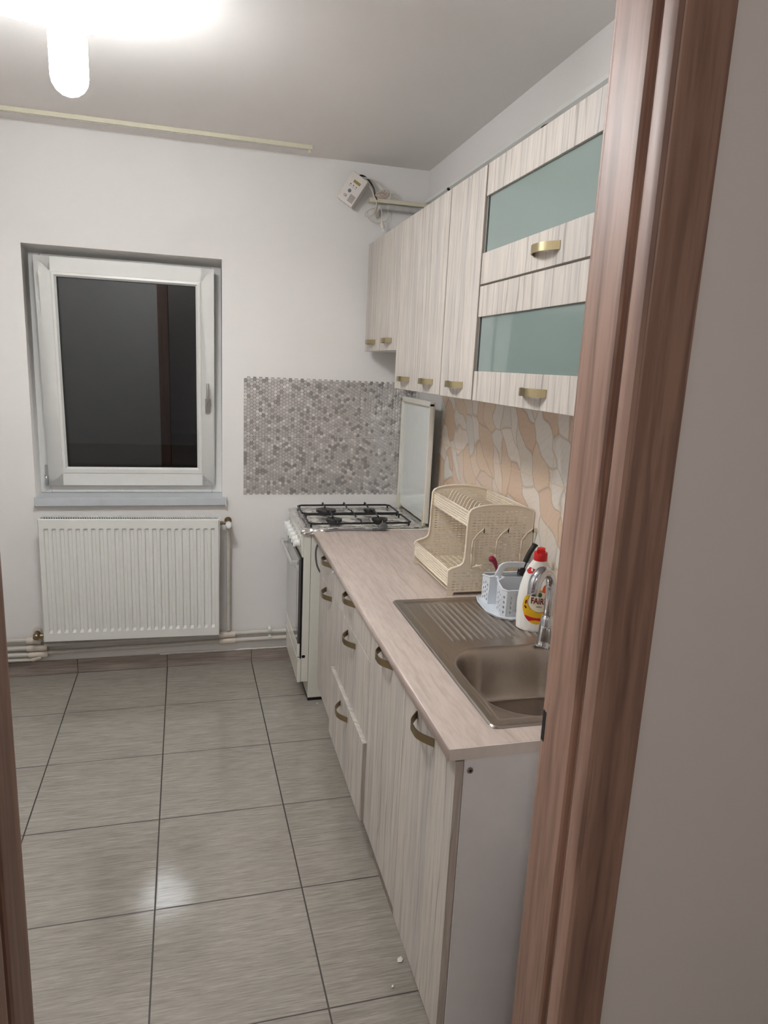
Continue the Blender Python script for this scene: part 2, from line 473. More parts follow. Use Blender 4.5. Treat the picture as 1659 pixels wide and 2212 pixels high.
obj('door_casing', mbox(-1.402, -.517, -2.7105, -2.6985, 2.2, 2.29), M['walnut'], d)
for sx in (0, 1):
    q = [(-.5230, -2.5595), (-.5230, -2.5500), (-.4400, -2.5500), (-.4400, -2.5595)]
    obj('door_casing', jamb([(MX - x, y) for x, y in q] if sx else q, 2.29), M['walnut'], d, bevel=.002)
obj('strike_plate', mbox(-.5252, -.5215, -2.566, -2.5552, .968, 1.026), M['dark'], d)

# ------------------------------------------------------------------ window (tilted open at the top)
w = thing('window_1', 'white PVC window tilted open against the night', 'window', (-1.465, .12, .93), kind='structure')
bm = BM(); fy0, fy1 = .125, .19
for a in ((WX0, WX0 + .05, .9236, WZ1), (WX1 - .05, WX1, .9236, WZ1), (WX0 + .05, WX1 - .05, .9236, .985), (WX0 + .05, WX1 - .05, WZ1 - .05, WZ1)):
    box(bm, a[0], a[1], fy0, fy1, a[2], a[3])
obj('window_frame', bm, M['pvc'], w, bevel=.003)
obj('reveal_top', prism(BM(), [(.0005, WZ1 + .001), (.1245, WZ1 + .001), (.1245, 2.0665), (.0005, WZ1 - .001)], WX0, WX1, 'x'), M['wall'], w)
TH = math.atan2(.072, 1.083)
T = Matrix.Translation((0, .095, .966)) @ Matrix.Rotation(TH, 4, 'X')   # local: x world, y depth (+ = out), z up the sash
sx0, sx1, SH = -1.8645, -1.0612, 1.083
def ring(bm, x0, x1, z0, z1, x2, x3, z2, z3, y0, y1):
    """mitred flat ring between an outer and an inner rectangle, front face stepping from y0 to y1"""
    O = [(x0, z0), (x1, z0), (x1, z1), (x0, z1)]; I = [(x2, z2), (x3, z2), (x3, z3), (x2, z3)]
    for i in range(4):
        j = (i + 1) % 4
        bm.faces.new([bm.verts.new(T @ Vector(q)) for q in ((O[i][0], y0, O[i][1]), (O[j][0], y0, O[j][1]), (I[j][0], y1, I[j][1]), (I[i][0], y1, I[i][1]))])
gx0, gx1, gz0, gz1 = -1.7715, -1.1495, .0945, .995
bx0, bx1, bz0, bz1 = -1.7965, -1.1235, .061, 1.019
bm = BM()
ring(bm, sx0, sx1, 0, SH, bx0, bx1, bz0, bz1, 0, 0)
ring(bm, sx0, sx1, 0, SH, sx0, sx1, 0, SH, .001, .05)
for a in ((sx0, bx0, .012, SH), (bx1, sx1, .012, SH)):
    box(bm, a[0], a[1], .0, .045, 0.0, SH, T)
box(bm, bx0, bx1, .0005, .045, 0, bz0, T); box(bm, bx0, bx1, .0005, .045, bz1, SH, T)
sash = obj('sash', bm, M['pvc'], w)
bm = BM(); ring(bm, bx0, bx1, bz0, bz1, bx0 + .004, bx1 - .004, bz0 + .004, bz1 - .004, 0, -.004)
ring(bm, bx0 + .004, bx1 - .004, bz0 + .004, bz1 - .004, gx0 - .010, gx1 + .010, gz0 - .010, gz1 + .010, -.004, -.006)
ring(bm, gx0 - .010, gx1 + .010, gz0 - .010, gz1 + .010, gx0, gx1, gz0, gz1, -.006, .009)
obj('glazing_bead', bm, M['pvc'], sash)
bm = BM(); box(bm, gx0 - .004, gx1 + .004, .008, .012, gz0 - .004, gz1 + .004, T); obj('glass_pane', bm, M['glass'], sash)
T2 = T @ Matrix.Translation((0, .028, (gz0 + gz1) / 2)) @ Matrix.Rotation(radians(.9), 4, 'X')
bm = BM(); box(bm, gx0 - .004, gx1 + .004, -.002, .002, -(gz1 - gz0) / 2 - .004, (gz1 - gz0) / 2 + .004, T2); obj('glass_pane', bm, M['glass'], sash)
bm = BM()
ring(bm, gx0 - .001, gx1 + .001, gz0 - .001, gz1 + .001, gx0 + .0025, gx1 - .0025, gz0 + .0025, gz1 - .0025, .0075, .0078)
obj('seal', bm, M['dark'], sash)
bm = BM(); hx = -1.094
box(bm, hx - .013, hx + .013, -.012, 0, .385, .455, T)
P = [T @ Vector(q) for q in spline([(hx, -.01, .425), (hx, -.04, .43), (hx, -.05, .455), (hx, -.048, .50), (hx, -.040, .535)], 5)]
tube(bm, P, [.0085] * 7 + [.009 - .0002 * i for i in range(len(P) - 7)], 10)
obj('window_handle', bm, M['silver'], sash, smooth=True)
bm = BM(); box(bm, sx0 - .014, sx0 - .001, .002, .03, .0, .10, T); 
tube(bm, [T @ Vector((sx0 - .008, -.006, .0)), T @ Vector((sx0 - .008, -.006, .055))], .007, 10)
obj('hinge', bm, M['chrome'], sash)
bm = BM()
box(bm, -1.9085, -1.0082, -.028, -.003, .884, .9235)
box(bm, WX0, WX1, -.004, .126, .889, .9235)
obj('window_sill', bm, M['sill'], w, bevel=.002)
for x in (-1.9125, -1.0085):
    obj('sill_end_cap', mbox(x, x + .004, -.030, -.0005, .878, .9255), M['white'], w)
# dark yard outside
struct(obj('ground_outside', mbox(-8, 6, .3, 14, -.6, -.5), M['outside']))

# ------------------------------------------------------------------ radiator
r = thing('radiator', 'white ribbed panel radiator mounted under the window', 'radiator', (-1.46, -.085, .21))
RX0, RX1, RZ0, RZ1, RY = -1.881, -1.0437, .2135, .8355, -.12
skew = lambda x, z: z - (x + 1.46) * .0125
NF = 23; pitch = (1.846 - 1.075) / (NF - 1)
fc = [-1.8463 + pitch * i for i in range(NF)]
xs = [RX0, RX0 + .004, RX0 + .012]
for c in fc: xs += [c - .0105, c - .0065, c + .0065, c + .0105]
xs += [RX1 - .012, RX1 - .004, RX1]
zs = [RZ0, RZ0 + .004, RZ0 + .045, RZ0 + .060, RZ1 - .052, RZ1 - .046, RZ1 - .012, RZ1 - .008, RZ1 - .004, RZ1]
def rdep(x, z):
    y = RY
    if x in (RX0, RX1) or z in (RZ0, RZ1): return y + .008
    if x == RX0 + .012 or x == RX1 - .012 or z in (RZ1 - .012,): pass
    for c in fc:
        if abs(x - c) < .0070 and RZ0 + .059 < z < RZ1 - .051: return y + .0085
    return y
bm = BM(); G = [[bm.verts.new((x, rdep(x, z), skew(x, z))) for z in zs] for x in xs]
for i in range(len(xs) - 1):
    for k in range(len(zs) - 1): bm.faces.new((G[i][k], G[i + 1][k], G[i + 1][k + 1], G[i][k + 1]))
bmesh.ops.recalc_face_normals(bm, faces=bm.faces)
fp = obj('front_panel', bm, M['rad'], r)
if fp.data.polygons[0].normal.y > 0: fp.data.flip_normals()
bm = BM()
Rs = Matrix.Rotation(.0125, 4, 'Y'); Tm = Matrix.Translation((-1.46, 0, .5)) @ Rs @ Matrix.Translation((1.46, 0, -.5))
box(bm, RX0 + .004, RX1 - .004, -.050, -.042, RZ0 + .01, RZ1 - .012, Tm)
for x0, x1 in ((RX0, RX0 + .003), (RX1 - .003, RX1)): box(bm, x0, x1, RY + .008, -.045, RZ0, RZ1 - .003, Tm)
obj('side_cover', bm, M['rad'], r)
bm = BM()
for i in range(76):
    x = RX0 + .014 + i * (RX1 - RX0 - .03) / 75
    box(bm, x - .0014, x + .0014, RY + .012, -.046, RZ1 - .006, RZ1 - .001, Tm @ Matrix.Translation((x, -.08, 0)) @ Matrix.Rotation(.25, 4, 'Z') @ Matrix.Translation((-x, .08, 0)))
box(bm, RX0, RX1, RY + .006, RY + .013, RZ1 - .007, RZ1, Tm); box(bm, RX0, RX1, -.050, -.044, RZ1 - .007, RZ1, Tm)
obj('top_grille', bm, M['rad'], r)
obj('grille_shade_block', mbox(RX0 + .01, RX1 - .01, RY + .014, -.052, RZ0 + .04, RZ1 - .0075, M=Tm), M['dark'], r)  # solid dark block, shade between the grille slats put into its colour
# thermostatic valve right, lockshield left
bm = BM(); lathe(bm, [(.007, 0), (.010, .004), (.010, .016), (.0085, .018), (.0085, .030), (.010, .032), (.010, .040)], (-1.044, -.055, .797), 6, 'x')
v = obj('valve', bm, M['brass'], r, smooth=False)
bm = BM(); lathe(bm, [(.014, 0), (.016, .006), (.016, .038), (.012, .046), (.004, .048)], (0, 0, 0), 20, 'y')
for q in bm.verts: q.co = Matrix.Translation((-.996, -.065, .793)) @ Matrix.Rotation(pi, 4, 'Z') @ q.co
obj('valve_knob', bm, M['white'], v, smooth=True)
bm = BM(); lathe(bm, [(.018, 0), (.018, .004)], (-.996, -.008, .800), 20, 'y'); tube(bm, [(-.996, -.005, .795), (-.996, -.06, .795)], .012, 12)
obj('wall_rosette', bm, M['brass'], v, smooth=True)
bm = BM(); tube(bm, [(-1.878, -.06, .232), (-1.905, -.06, .232), (-1.94, -.06, .229)], [.009, .012, .015], 8)
tube(bm, [(-1.925, -.05, .245), (-1.925, -.09, .232)], .014, 8)
v = obj('valve', bm, M['brass'], r)
bm = BM(); lathe(bm, [(.020, 0), (.020, .006), (.012, .010)], (-1.935, -.016, .240), 20, 'y'); obj('wall_rosette', bm, M['pipefit'], v, smooth=True)
bm = BM(); tube(bm, [(RX0 - .006, -.10, .835), (RX0 - .006, -.10, .80)], .0045, 8); tube(bm, [(RX0, -.10, .82), (RX0 - .006, -.10, .82)], .004, 8)
obj('bleed_plug', bm, M['white'], r, smooth=True)

# ------------------------------------------------------------------ heating pipes
def pipe(pts, rad, label, fits=(), grp=None, clips=()):
    bm = BM(); tube(bm, pts, rad, 14)
    o = thing('heating_pipe', label, 'pipe', pts[0], group=grp)
    obj('pipe_run', bm, M['pipe'], o, smooth=True)
    for a, b, rr in fits:
        bm = BM(); A = Vector(a); B = Vector(b)
        tube(bm, [A, A.lerp(B, .12), A.lerp(B, .3), A.lerp(B, .5), A.lerp(B, .7), A.lerp(B, .88), B], [rr, rr * 1.08, rr * 1.08, rr * .98, rr * 1.08, rr * 1.08, rr], 16)
        obj('pipe_coupling', bm, M['pipefit'], o, smooth=True)
    for c in clips:
        bm = BM(); box(bm, c[0] - .007, c[0] + .007, -.044, 0, c[1] + .009, c[1] + .019)
        obj('pipe_clip', bm, M['white'], o)
    return o
py_ = -.028
pipe([(-.996, -.03, .20), (-.996, -.03, .50), (-.996, -.034, .775)], .0115, 'vertical pipe rising to the valve right of the radiator')
pipe([(-1.90, py_, .172), (-1.45, py_, .175), (-1.0, py_, .180), (-.53, py_, .181)], .0115, 'upper horizontal pipe running from under the radiator to the stove',
     [((-1.046, -.03, .174), (-.960, -.03, .176), .0165)], clips=[(-.777, .181), (-1.4185, .175)])
pipe([(-1.90, py_, .128), (-1.45, py_, .134), (-1.0, py_, .140), (-.53, py_, .143)], .0115, 'lower horizontal pipe running from under the radiator to the stove',
     [((-1.044, -.03, .138), (-.960, -.03, .140), .0165)], clips=[(-.777, .143)])
pipe([(XL, py_, .203), (-1.90, py_, .199)], .0110, 'topmost of the pipes left of the radiator', [((-1.982, -.03, .200), (-1.915, -.03, .192), .0165)])
pipe([(XL, py_, .159), (-1.95, py_, .157)], .0115, 'second from top of the pipes left of the radiator', [((-1.982, -.03, .157), (-1.888, -.03, .155), .0155)])
pipe([(XL, py_, .124), (-1.95, py_, .122)], .0115, 'third from top of the pipes left of the radiator', [((-1.974, -.03, .122), (-1.886, -.03, .121), .0155)])
pipe([(XL, py_, .097), (-1.955, py_, .094)], .0085, 'thin lowest pipe left of the radiator', [((-1.962, -.03, .096), (-1.918, -.03, .110), .013)])

# ------------------------------------------------------------------ curtain rail
c = thing('curtain_rail', 'long cream curtain rail screwed to the ceiling above the window', 'curtain rail', (-1.45, -.16, 2.59))
obj('rail', mbox(-2.3, -.622, -.178, -.150, 2.580, 2.598), M['ivory'], c, bevel=.001)
bm = BM(); box(bm, -2.3, -.63, -.164, -.161, 2.5775, 2.5805)
obj('rail_groove', bm, M['gaspipe'], c)
obj('end_stop', mbox(-.640, -.628, -.167, -.158, 2.566, 2.580), M['ivory'], c, bevel=.001)

# ------------------------------------------------------------------ mosaic sheets
hs = .01737; hr = hs / sqrt(3) ; hcx = hr * 1.5
def mosaic(x0, z0, label):
    t = thing('mosaic_panel', label, 'mosaic panel', (x0, -.002, z0), group='metallic hexagon mosaic sheets')
    bm = BM(); 
    for i in range(20):
        for k in range(17):
            cx = x0 + hr + i * hcx; cz = z0 + hs * (.5 + k) + (hs / 2 if i % 2 else 0)
            tx = random.gauss(0, .018); tz = random.gauss(0, .022)
            if random.random() < .22: tx += random.choice((-1, 1)) * .05; tz += random.uniform(-.06, .06)
            R = hr * .955
            ring0 = []; ring1 = []; ring2 = []
            for a in range(6):
                an = a * pi / 3
                ox, oz = R * cos(an), R * sin(an)
                dy = ox * tx + oz * tz
                ring0.append(bm.verts.new((cx + ox, -.0015, cz + oz)))
                ring1.append(bm.verts.new((cx + ox, -.0036 + dy, cz + oz)))
                ring2.append(bm.verts.new((cx + ox * .86, -.0044 + dy * .86, cz + oz * .86)))
            for a in range(6):
                b = (a + 1) % 6
                bm.faces.new((ring0[a], ring0[b], ring1[b], ring1[a])); bm.faces.new((ring1[a], ring1[b], ring2[b], ring2[a]))
            bm.faces.new(ring2)
    bmesh.ops.recalc_face_normals(bm, faces=bm.faces)
    obj('hexagon_tiles', bm, M['hex'], t)
    bm = BM()
    for i in range(20):
        cx = x0 + hr + i * hcx; o_ = hs / 2 if i % 2 else 0
        box(bm, cx - hcx / 2, cx + hcx / 2, -.0018, 0, z0 + o_ + .0010, z0 + 17 * hs + o_ + .0010)
    obj('backing_sheet', bm, M['hexbase'], t)
for ci, (x0, cn) in enumerate(((-.919, 'left'), (-.6155, 'middle'), (-.312, 'right'))):
    for z0, rn in ((1.236, 'upper'), (.9355, 'lower')):
        mosaic(x0, z0, '%s %s sheet of silver hexagon mosaic on wall by the stove' % (rn, cn))

# ------------------------------------------------------------------ handles (parts, copied)
def handle_mesh(L=.134, out=.029, hgt=.020, th=.0028):
    P = spline([(0, 0), (-.028, -out * .72), (-.048, -out), (-L / 2, -out * 1.03), (-(L - .048), -out), (-(L - .028), -out * .72), (-L, 0)], 4)
    P = [Vector((a[1], a[0], 0)) for a in P]      # x = out (negative), y along
    bm = BM(); rings = []
    for i, p in enumerate(P):
        a = P[max(i - 1, 0)]; b = P[min(i + 1, len(P) - 1)]; d_ = (b - a).normalized(); n_ = Vector((-d_.y, d_.x, 0))
        rings.append([bm.verts.new(p + n_ * s * th / 2 + Vector((0, 0, t_ * hgt / 2))) for s, t_ in ((-1, -1), (1, -1), (1, 1), (-1, 1))])
    for a, b in zip(rings, rings[1:]):
        for k in range(4): bm.faces.new((a[k], a[(k + 1) % 4], b[(k + 1) % 4], b[k]))
    bm.faces.new(rings[0][::-1]); bm.faces.new(rings[-1])
    bmesh.ops.recalc_face_normals(bm, faces=bm.faces)
    me = bpy.data.meshes.new('handle'); bm.to_mesh(me); bm.free(); me.materials.append(M['brassh'])
    for p in me.polygons: p.use_smooth = True
    me.set_sharp_from_angle(angle=radians(40))
    return me
HM = handle_mesh()
HB = handle_mesh(); HB.materials.clear(); HB.materials.append(M['brass'])
def handle(parent, x, ynear, z, mesh=None):
    o = bpy.data.objects.new('handle', mesh or HM); COL.objects.link(o); o.parent = parent
    o.location = Vector((x, ynear + .134, z)) - off(parent)
    return o

# ------------------------------------------------------------------ wall cabinets
XU = -.314; ZT = 2.2095
def wcab(label, y1, y0, zb, doors, group='wall cabinets'):
    t = thing('wall_cabinet', label, 'wall cabinet', ((XU) / 2, (y0 + y1) / 2, zb), group=None)
    bm = BM(); w_ = .016
    xa, xb = XU + .0185, -.008
    box(bm, xa, xb, y0, y0 + w_, zb + .001, ZT - .002); box(bm, xa, xb, y1 - w_, y1, zb + .001, ZT - .002)
    box(bm, xa, xb, y0, y1, zb + .001, zb + w_); box(bm, xa, xb, y0, y1, ZT - .018, ZT - .002)
    box(bm, xb - .004, xb, y0, y1, zb, ZT - .002); box(bm, xa + .02, xb, y0, y1, (zb + ZT) / 2 - .008, (zb + ZT) / 2 + .008)
    obj('cabinet_body', bm, M['whitelam'], t)
    for ya, yb, hy in doors:    # ya far, yb near
        dd = obj('door', mbox(XU, XU + .018, yb + .0015, ya - .0015, zb, ZT), M['cab'], t, bevel=.0012)
        handle(dd, XU, hy, zb + .0430)
    return t
wcab('short light wood wall cabinet in the far corner, its underside highest', -.063, -.663, 1.693, [(-.063, -.363, -.283), (-.363, -.663, -.587)])
wcab('tall two-door light wood wall cabinet beside the short one in the corner', -.665, -1.262, 1.5325, [(-.665, -.9635, -.887), (-.9635, -1.262, -1.186)])
wcab('narrow single-door light wood wall cabinet left of the frosted glass one', -1.2665, -1.566, 1.5325, [(-1.2665, -1.566, -1.486)])
t = thing('wall_cabinet', 'light wood wall cabinet with two frosted glass lift-up doors', 'wall cabinet', (-.157, -1.98, 1.53))
bm = BM(); y0, y1, zb, w_ = -2.385, -1.576, 1.5325, .016; xa, xb = XU + .0185, -.008
box(bm, xa, xb, y0, y0 + w_, zb, ZT - .002); box(bm, xa, xb, y1 - w_, y1, zb, ZT - .002)
for z in (zb, 1.862, ZT - .018): box(bm, xa, xb, y0, y1, z, z + w_)
box(bm, xb - .004, xb, y0, y1, zb, ZT - .002)
obj('cabinet_body', bm, M['whitelam'], t)
for (z0, z1) in ((1.5325, 1.8690), (1.8745, 2.2095)):
    rail = .0885
    bm = BM()
    box(bm, XU, XU + .018, y0, y1, z0, z0 + rail); box(bm, XU, XU + .018, y0, y1, z1 - rail, z1)
    dd = obj('flap_door', bm, M['cab'], t, bevel=.0012)
    obj('glass_panel', mbox(XU + .008, XU + .013, y0 + .004, y1 - .012, z0 + rail - .008, z1 - rail + .008), M['frost'], dd)
    for q in ((y1 - .006, y1 - .0005), (y0 + .0005, y0 + .006)): obj('metal_profile', mbox(XU + .004, XU + .017, q[0], q[1], z0 + rail, z1 - rail), M['silver'], dd)
    handle(dd, XU, -2.052, z0 + .043)
for (y, z, L) in ((-1.2044, 2.212, .016),):
    bm = BM(); tube(bm, [(XU + .02, y, z - .006), (XU + .012, y, z + .006), (XU + .004, y - .004, z + .010)], .0045, 8)
    o = obj('hinge_screw', bm, M['dark'], t, smooth=True)
bm = BM(); tube(bm, [(XU + .012, -1.884, 2.206), (XU + .008, -1.886, 2.215), (XU + .006, -1.90, 2.215), (XU + .006, -1.93, 2.212)], [.003, .003, .002, .001], 6)
obj('cable_stub', bm, M['black'], t, smooth=True)

# ducts and pipe over the cabinets
tag(obj('cable_duct', mbox(-.024, -.001, -2.53, -.03, 2.434, 2.448), M['white'], bevel=.001), 'thin pale cable duct along the right wall above the cabinets', 'cable duct')
tag(obj('cable_duct', mbox(-.317, -.002, -.052, -.010, 2.413, 2.432), M['ivory'], bevel=.002), 'ivory cable duct under the wire tangle in the corner', 'cable duct')
bm = BM(); tube(bm, [(-.262, -.045, 2.392), (-.2, -.047, 2.395), (-.1, -.05, 2.393), (-.002, -.05, 2.397)], .0138, 14)
g = thing('gas_pipe', 'grey taped gas pipe in the corner above the wall cabinets', 'pipe', (-.26, -.045, 2.39))
obj('pipe_run', bm, M['gaspipe'], g, smooth=True)
bm = BM(); tube(bm, [(-.262, -.045, 2.392), (-.272, -.045, 2.390), (-.276, -.040, 2.378), (-.272, -.025, 2.366), (-.262, -.004, 2.360)], [.0135, .014, .013, .012, .012], 12)
tube(bm, [(-.285, -.03, 2.366), (-.262, -.03, 2.368)], .006, 8)
obj('pipe_elbow', bm, M['pipe'], g, smooth=True)
for x in (-.225, -.135):
    bm = BM(); tube(bm, [(x, -.046, 2.394), (x + .004, -.046, 2.394)], .0142, 14); obj('pipe_strap', bm, M['cablewhite'], g, smooth=True)

# ------------------------------------------------------------------ gas detector hanging from its cable
DW, DH, DD = .088, .143, .047
g = thing('gas_detector', 'white gas alarm box hanging tilted in the corner by the cables', 'gas detector', (-.404, -.058, 2.455), rot=(0, 0, 0))
g.rotation_euler = (Matrix.Rotation(radians(-22), 4, 'Z') @ Matrix.Rotation(radians(33.5), 4, 'Y')).to_euler()
obj('casing', mbox(-DW / 2, DW / 2, -.012, DD - .012, -DH / 2, DH / 2), M['detector'], g, bevel=.002)
obj('display', mbox(-.016, .022, -.0135, -.012, .030, .043), M['lcd'], g)
for i in range(3):
    bm = BM(); lathe(bm, [(.0028, -.0138), (.0028, -.012)], (-.020 + .016 * i, 0, .017), 12, 'y'); obj('indicator', bm, M['led'], g)
    obj('caption', mbox(-.025 + .016 * i, -.015 + .016 * i, -.0123, -.012, .0075, .009), M['grey'], g)
bm = BM(); lathe(bm, [(.0075, -.0145), (.0085, -.012)], (-.008, 0, -.012), 18, 'y'); obj('test_button', bm, M['grey'], g, smooth=True)
bm = BM()
for i in range(7): box(bm, .006 + .0, .036, -.0124, -.0118, -.024 - i * .0052, -.0218 - i * .0052)
obj('speaker_grille', bm, M['dark'], g)
obj('certification_mark', text_mesh('CE', .014, Matrix.Translation((-.014, -.0122, -.041)) @ Matrix.Rotation(pi / 2, 4, 'X')), M['black'], g)
def cable(name, pts, r, mat, label, cat='cable', n=6):
    bm = BM(); tube(bm, spline(pts, n), r, 8); return tag(obj(name, bm, mat, smooth=True), label, cat)
cable('cable', [(-.385, -.035, 2.520), (-.358, -.045, 2.528), (-.325, -.05, 2.510), (-.300, -.055, 2.475), (-.290, -.055, 2.440), (-.280, -.05, 2.425)], .0042, M['black'], 'black cable from the gas alarm down to the duct')
cable('cable', [(-.392, -.040, 2.520), (-.365, -.052, 2.518), (-.335, -.056, 2.495), (-.308, -.06, 2.462), (-.297, -.06, 2.436), (-.286, -.058, 2.42), (-.283, -.06, 2.39), (-.30, -.06, 2.355), (-.33, -.058, 2.34), (-.335, -.055, 2.357), (-.31, -.052, 2.378), (-.288, -.05, 2.385)], .003, M['cablewhite'], 'white cable looping from gas alarm below the duct end')
cable('cable', [(-.375, -.03, 2.525), (-.335, -.06, 2.515), (-.30, -.05, 2.512), (-.265, -.04, 2.500), (-.240, -.04, 2.475), (-.232, -.045, 2.45), (-.236, -.05, 2.436)], .0028, M['cablewhite'], 'white cable arching highest between gas alarm and duct')
cable('cable', [(-.28, -.06, 2.450), (-.262, -.06, 2.468), (-.235, -.06, 2.476), (-.215, -.058, 2.465), (-.212, -.055, 2.44), (-.225, -.052, 2.428), (-.262, -.05, 2.436), (-.272, -.06, 2.46)], .0028, M['cablewhite'], 'white cable loop standing upright on the corner duct')
cable('cable', [(-.212, -.02, 2.462), (-.185, -.02, 2.468), (-.160, -.02, 2.455), (-.150, -.02, 2.43)], .0024, M['cablewhite'], 'thin cable arc nearest the right wall above the duct')
cable('cable', [(-.322, -.03, 2.37), (-.31, -.03, 2.335), (-.27, -.03, 2.322), (-.225, -.03, 2.335), (-.212, -.03, 2.36), (-.215, -.03, 2.39)], .0026, M['cablewhite'], 'white cable hanging lowest in a wide bow below the pipe')
pts = []
for i in range(40):
    a = i * .9; pts.append((-.258 + .030 * cos(a) + .004 * sin(3 * a), -.058 + .006 * sin(2.3 * a), 2.448 + .013 * sin(a) + .003 * cos(1.7 * a)))
cable('cable', pts, .0028, M['cablepink'], 'bundled beige cable coil resting on the corner duct', n=3)
pl = thing('power_plug', 'white two-pin plug dangling above the corner wall cabinet', 'plug', (-.25, -.055, 2.33))
bm = BM(); tube(bm, spline([(-.262, -.055, 2.392), (-.253, -.056, 2.37), (-.251, -.055, 2.335)], 5), .0022, 8); obj('cord', bm, M['cablewhite'], pl, smooth=True)
bm = BM(); tube(bm, [(-.251, -.055, 2.337), (-.2505, -.055, 2.325), (-.248, -.055, 2.312), (-.245, -.055, 2.300), (-.243, -.055, 2.294)], [.003, .004, .009, .011, .010], 10); obj('plug_body', bm, M['cablewhite'], pl, smooth=True)
bm = BM(); tube(bm, [(-.249, -.055, 2.296), (-.247, -.055, 2.278)], .0018, 8); tube(bm, [(-.239, -.055, 2.296), (-.236, -.055, 2.278)], .0018, 8); obj('plug_pins', bm, M['silver'], pl, smooth=True)

# ------------------------------------------------------------------ base cabinets
XF = -.616; ZD = .1400; ZTB = .8315
def bcab(label, y1, y0):
    t = thing('base_cabinet', label, 'base cabinet', (-.33, (y0 + y1) / 2, 0))
    bm = BM(); xa, xb = XF + .019, -.05
    box(bm, xa, xb, y0 + .001, y0 + .017, .135, ZTB - .0005); box(bm, xa, xb, y1 - .017, y1 - .001, .135, ZTB - .0005)
    box(bm, xa, xb, y0 + .001, y1 - .001, .135, .151); box(bm, xb - .004, xb, y0, y1, .14, ZTB - .001)
    obj('cabinet_body', bm, M['whitelam'], t)
    return t
def front(t, name, ya, yb, z0, z1, hy, hz, xf=XF, mesh=None):
    dd = obj(name, mbox(xf, xf + .018, yb + .0015, ya - .0015, z0, z1), M['cab'], t, bevel=.0010)
    handle(dd, xf, hy, hz, HB); return dd
t = bcab('narrow base cabinet with one drawer and one door next to the stove', -.655, -1.040)
front(t, 'drawer', -.655, -1.040, .7115, .8245, -.937, .826 - .008)
front(t, 'door', -.655, -1.040, ZD + .02, .7075, -.960, .682)
bm = BM(); lathe(bm, [(.007, 0), (.006, .006)], (0, 0, 0), 12, 'x')
for v in bm.verts: v.co += Vector((XF - .006, -.985, .806))
obj('child_lock_dot', bm, M['white'], t, smooth=True)
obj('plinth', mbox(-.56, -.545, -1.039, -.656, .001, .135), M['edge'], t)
t = bcab('base cabinet with three drawers, the lowest left slightly open', -1.041, -1.631)
front(t, 'drawer', -1.041, -1.631, .7115, .8245, -1.391, .812)
front(t, 'drawer', -1.041, -1.631, .4320, .7075, -1.420, .671)
front(t, 'drawer', -1.041, -1.631, ZD + .002, .4265, -1.392, .379, xf=XF - .012)
obj('drawer_box', mbox(XF - .002, -.12, -1.600, -1.07, .16, .34), M['whitelam'], t)
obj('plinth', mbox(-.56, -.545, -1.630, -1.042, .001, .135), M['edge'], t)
t = bcab('sink base cabinet with two doors and a white side panel', -1.633, -2.385)
front(t, 'door', -1.633, -2.0125, ZD, .8245, -1.889, .811)
front(t, 'door', -2.0125, -2.3850, ZD - .022, .8245, -2.249, .789)
obj('side_panel', mbox(XF + .0215, -.02, -2.3855, -2.370, .09, ZTB - .0005), M['whitelam'], t)
bm = BM(); lathe(bm, [(.0065, -.0022), (.0075, 0)], (-.584, -2.3858, .803), 16, 'y'); sc = obj('screw_cap', bm, M['silver'], t, smooth=True)
bm = BM(); lathe(bm, [(.0028, -.0024), (.0028, 0)], (-.584, -2.3860, .803), 10, 'y'); obj('screw_hole', bm, M['dark'], sc)
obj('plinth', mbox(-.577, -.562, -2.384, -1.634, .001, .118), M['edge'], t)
for y in (-1.70, -2.31):
    bm = BM(); lathe(bm, [(.022, 0.001), (.022, .012), (.012, .016), (.012, .134)], (-.50, y, 0), 12); obj('cabinet_foot', bm, M['black'], t)

# worktop with the sink cut-out
SX0, SX1, SY0, SY1 = -.517, -.042, -2.333, -1.497
me = plate([(-.6363, -2.389), (-.001, -2.389), (-.001, -.514), (-.6300, -.514)], [[(SX0 + .022, SY0 + .022), (SX1 - .022, SY0 + .022), (SX1 - .022, SY1 - .022), (SX0 + .022, SY1 - .022)]], .0285, Matrix.Translation((0, 0, .86 - .01425)), bevel=.0035)
wt = thing('worktop', 'pinkish oak-look worktop running from the stove to the doorway', 'worktop', (-.32, -1.45, .83))
obj('slab', me, M['top'], wt)
obj('end_strip', mbox(-.634, -.003, -2.3905, -2.3885, .8325, .8585), M['topedge'], wt)

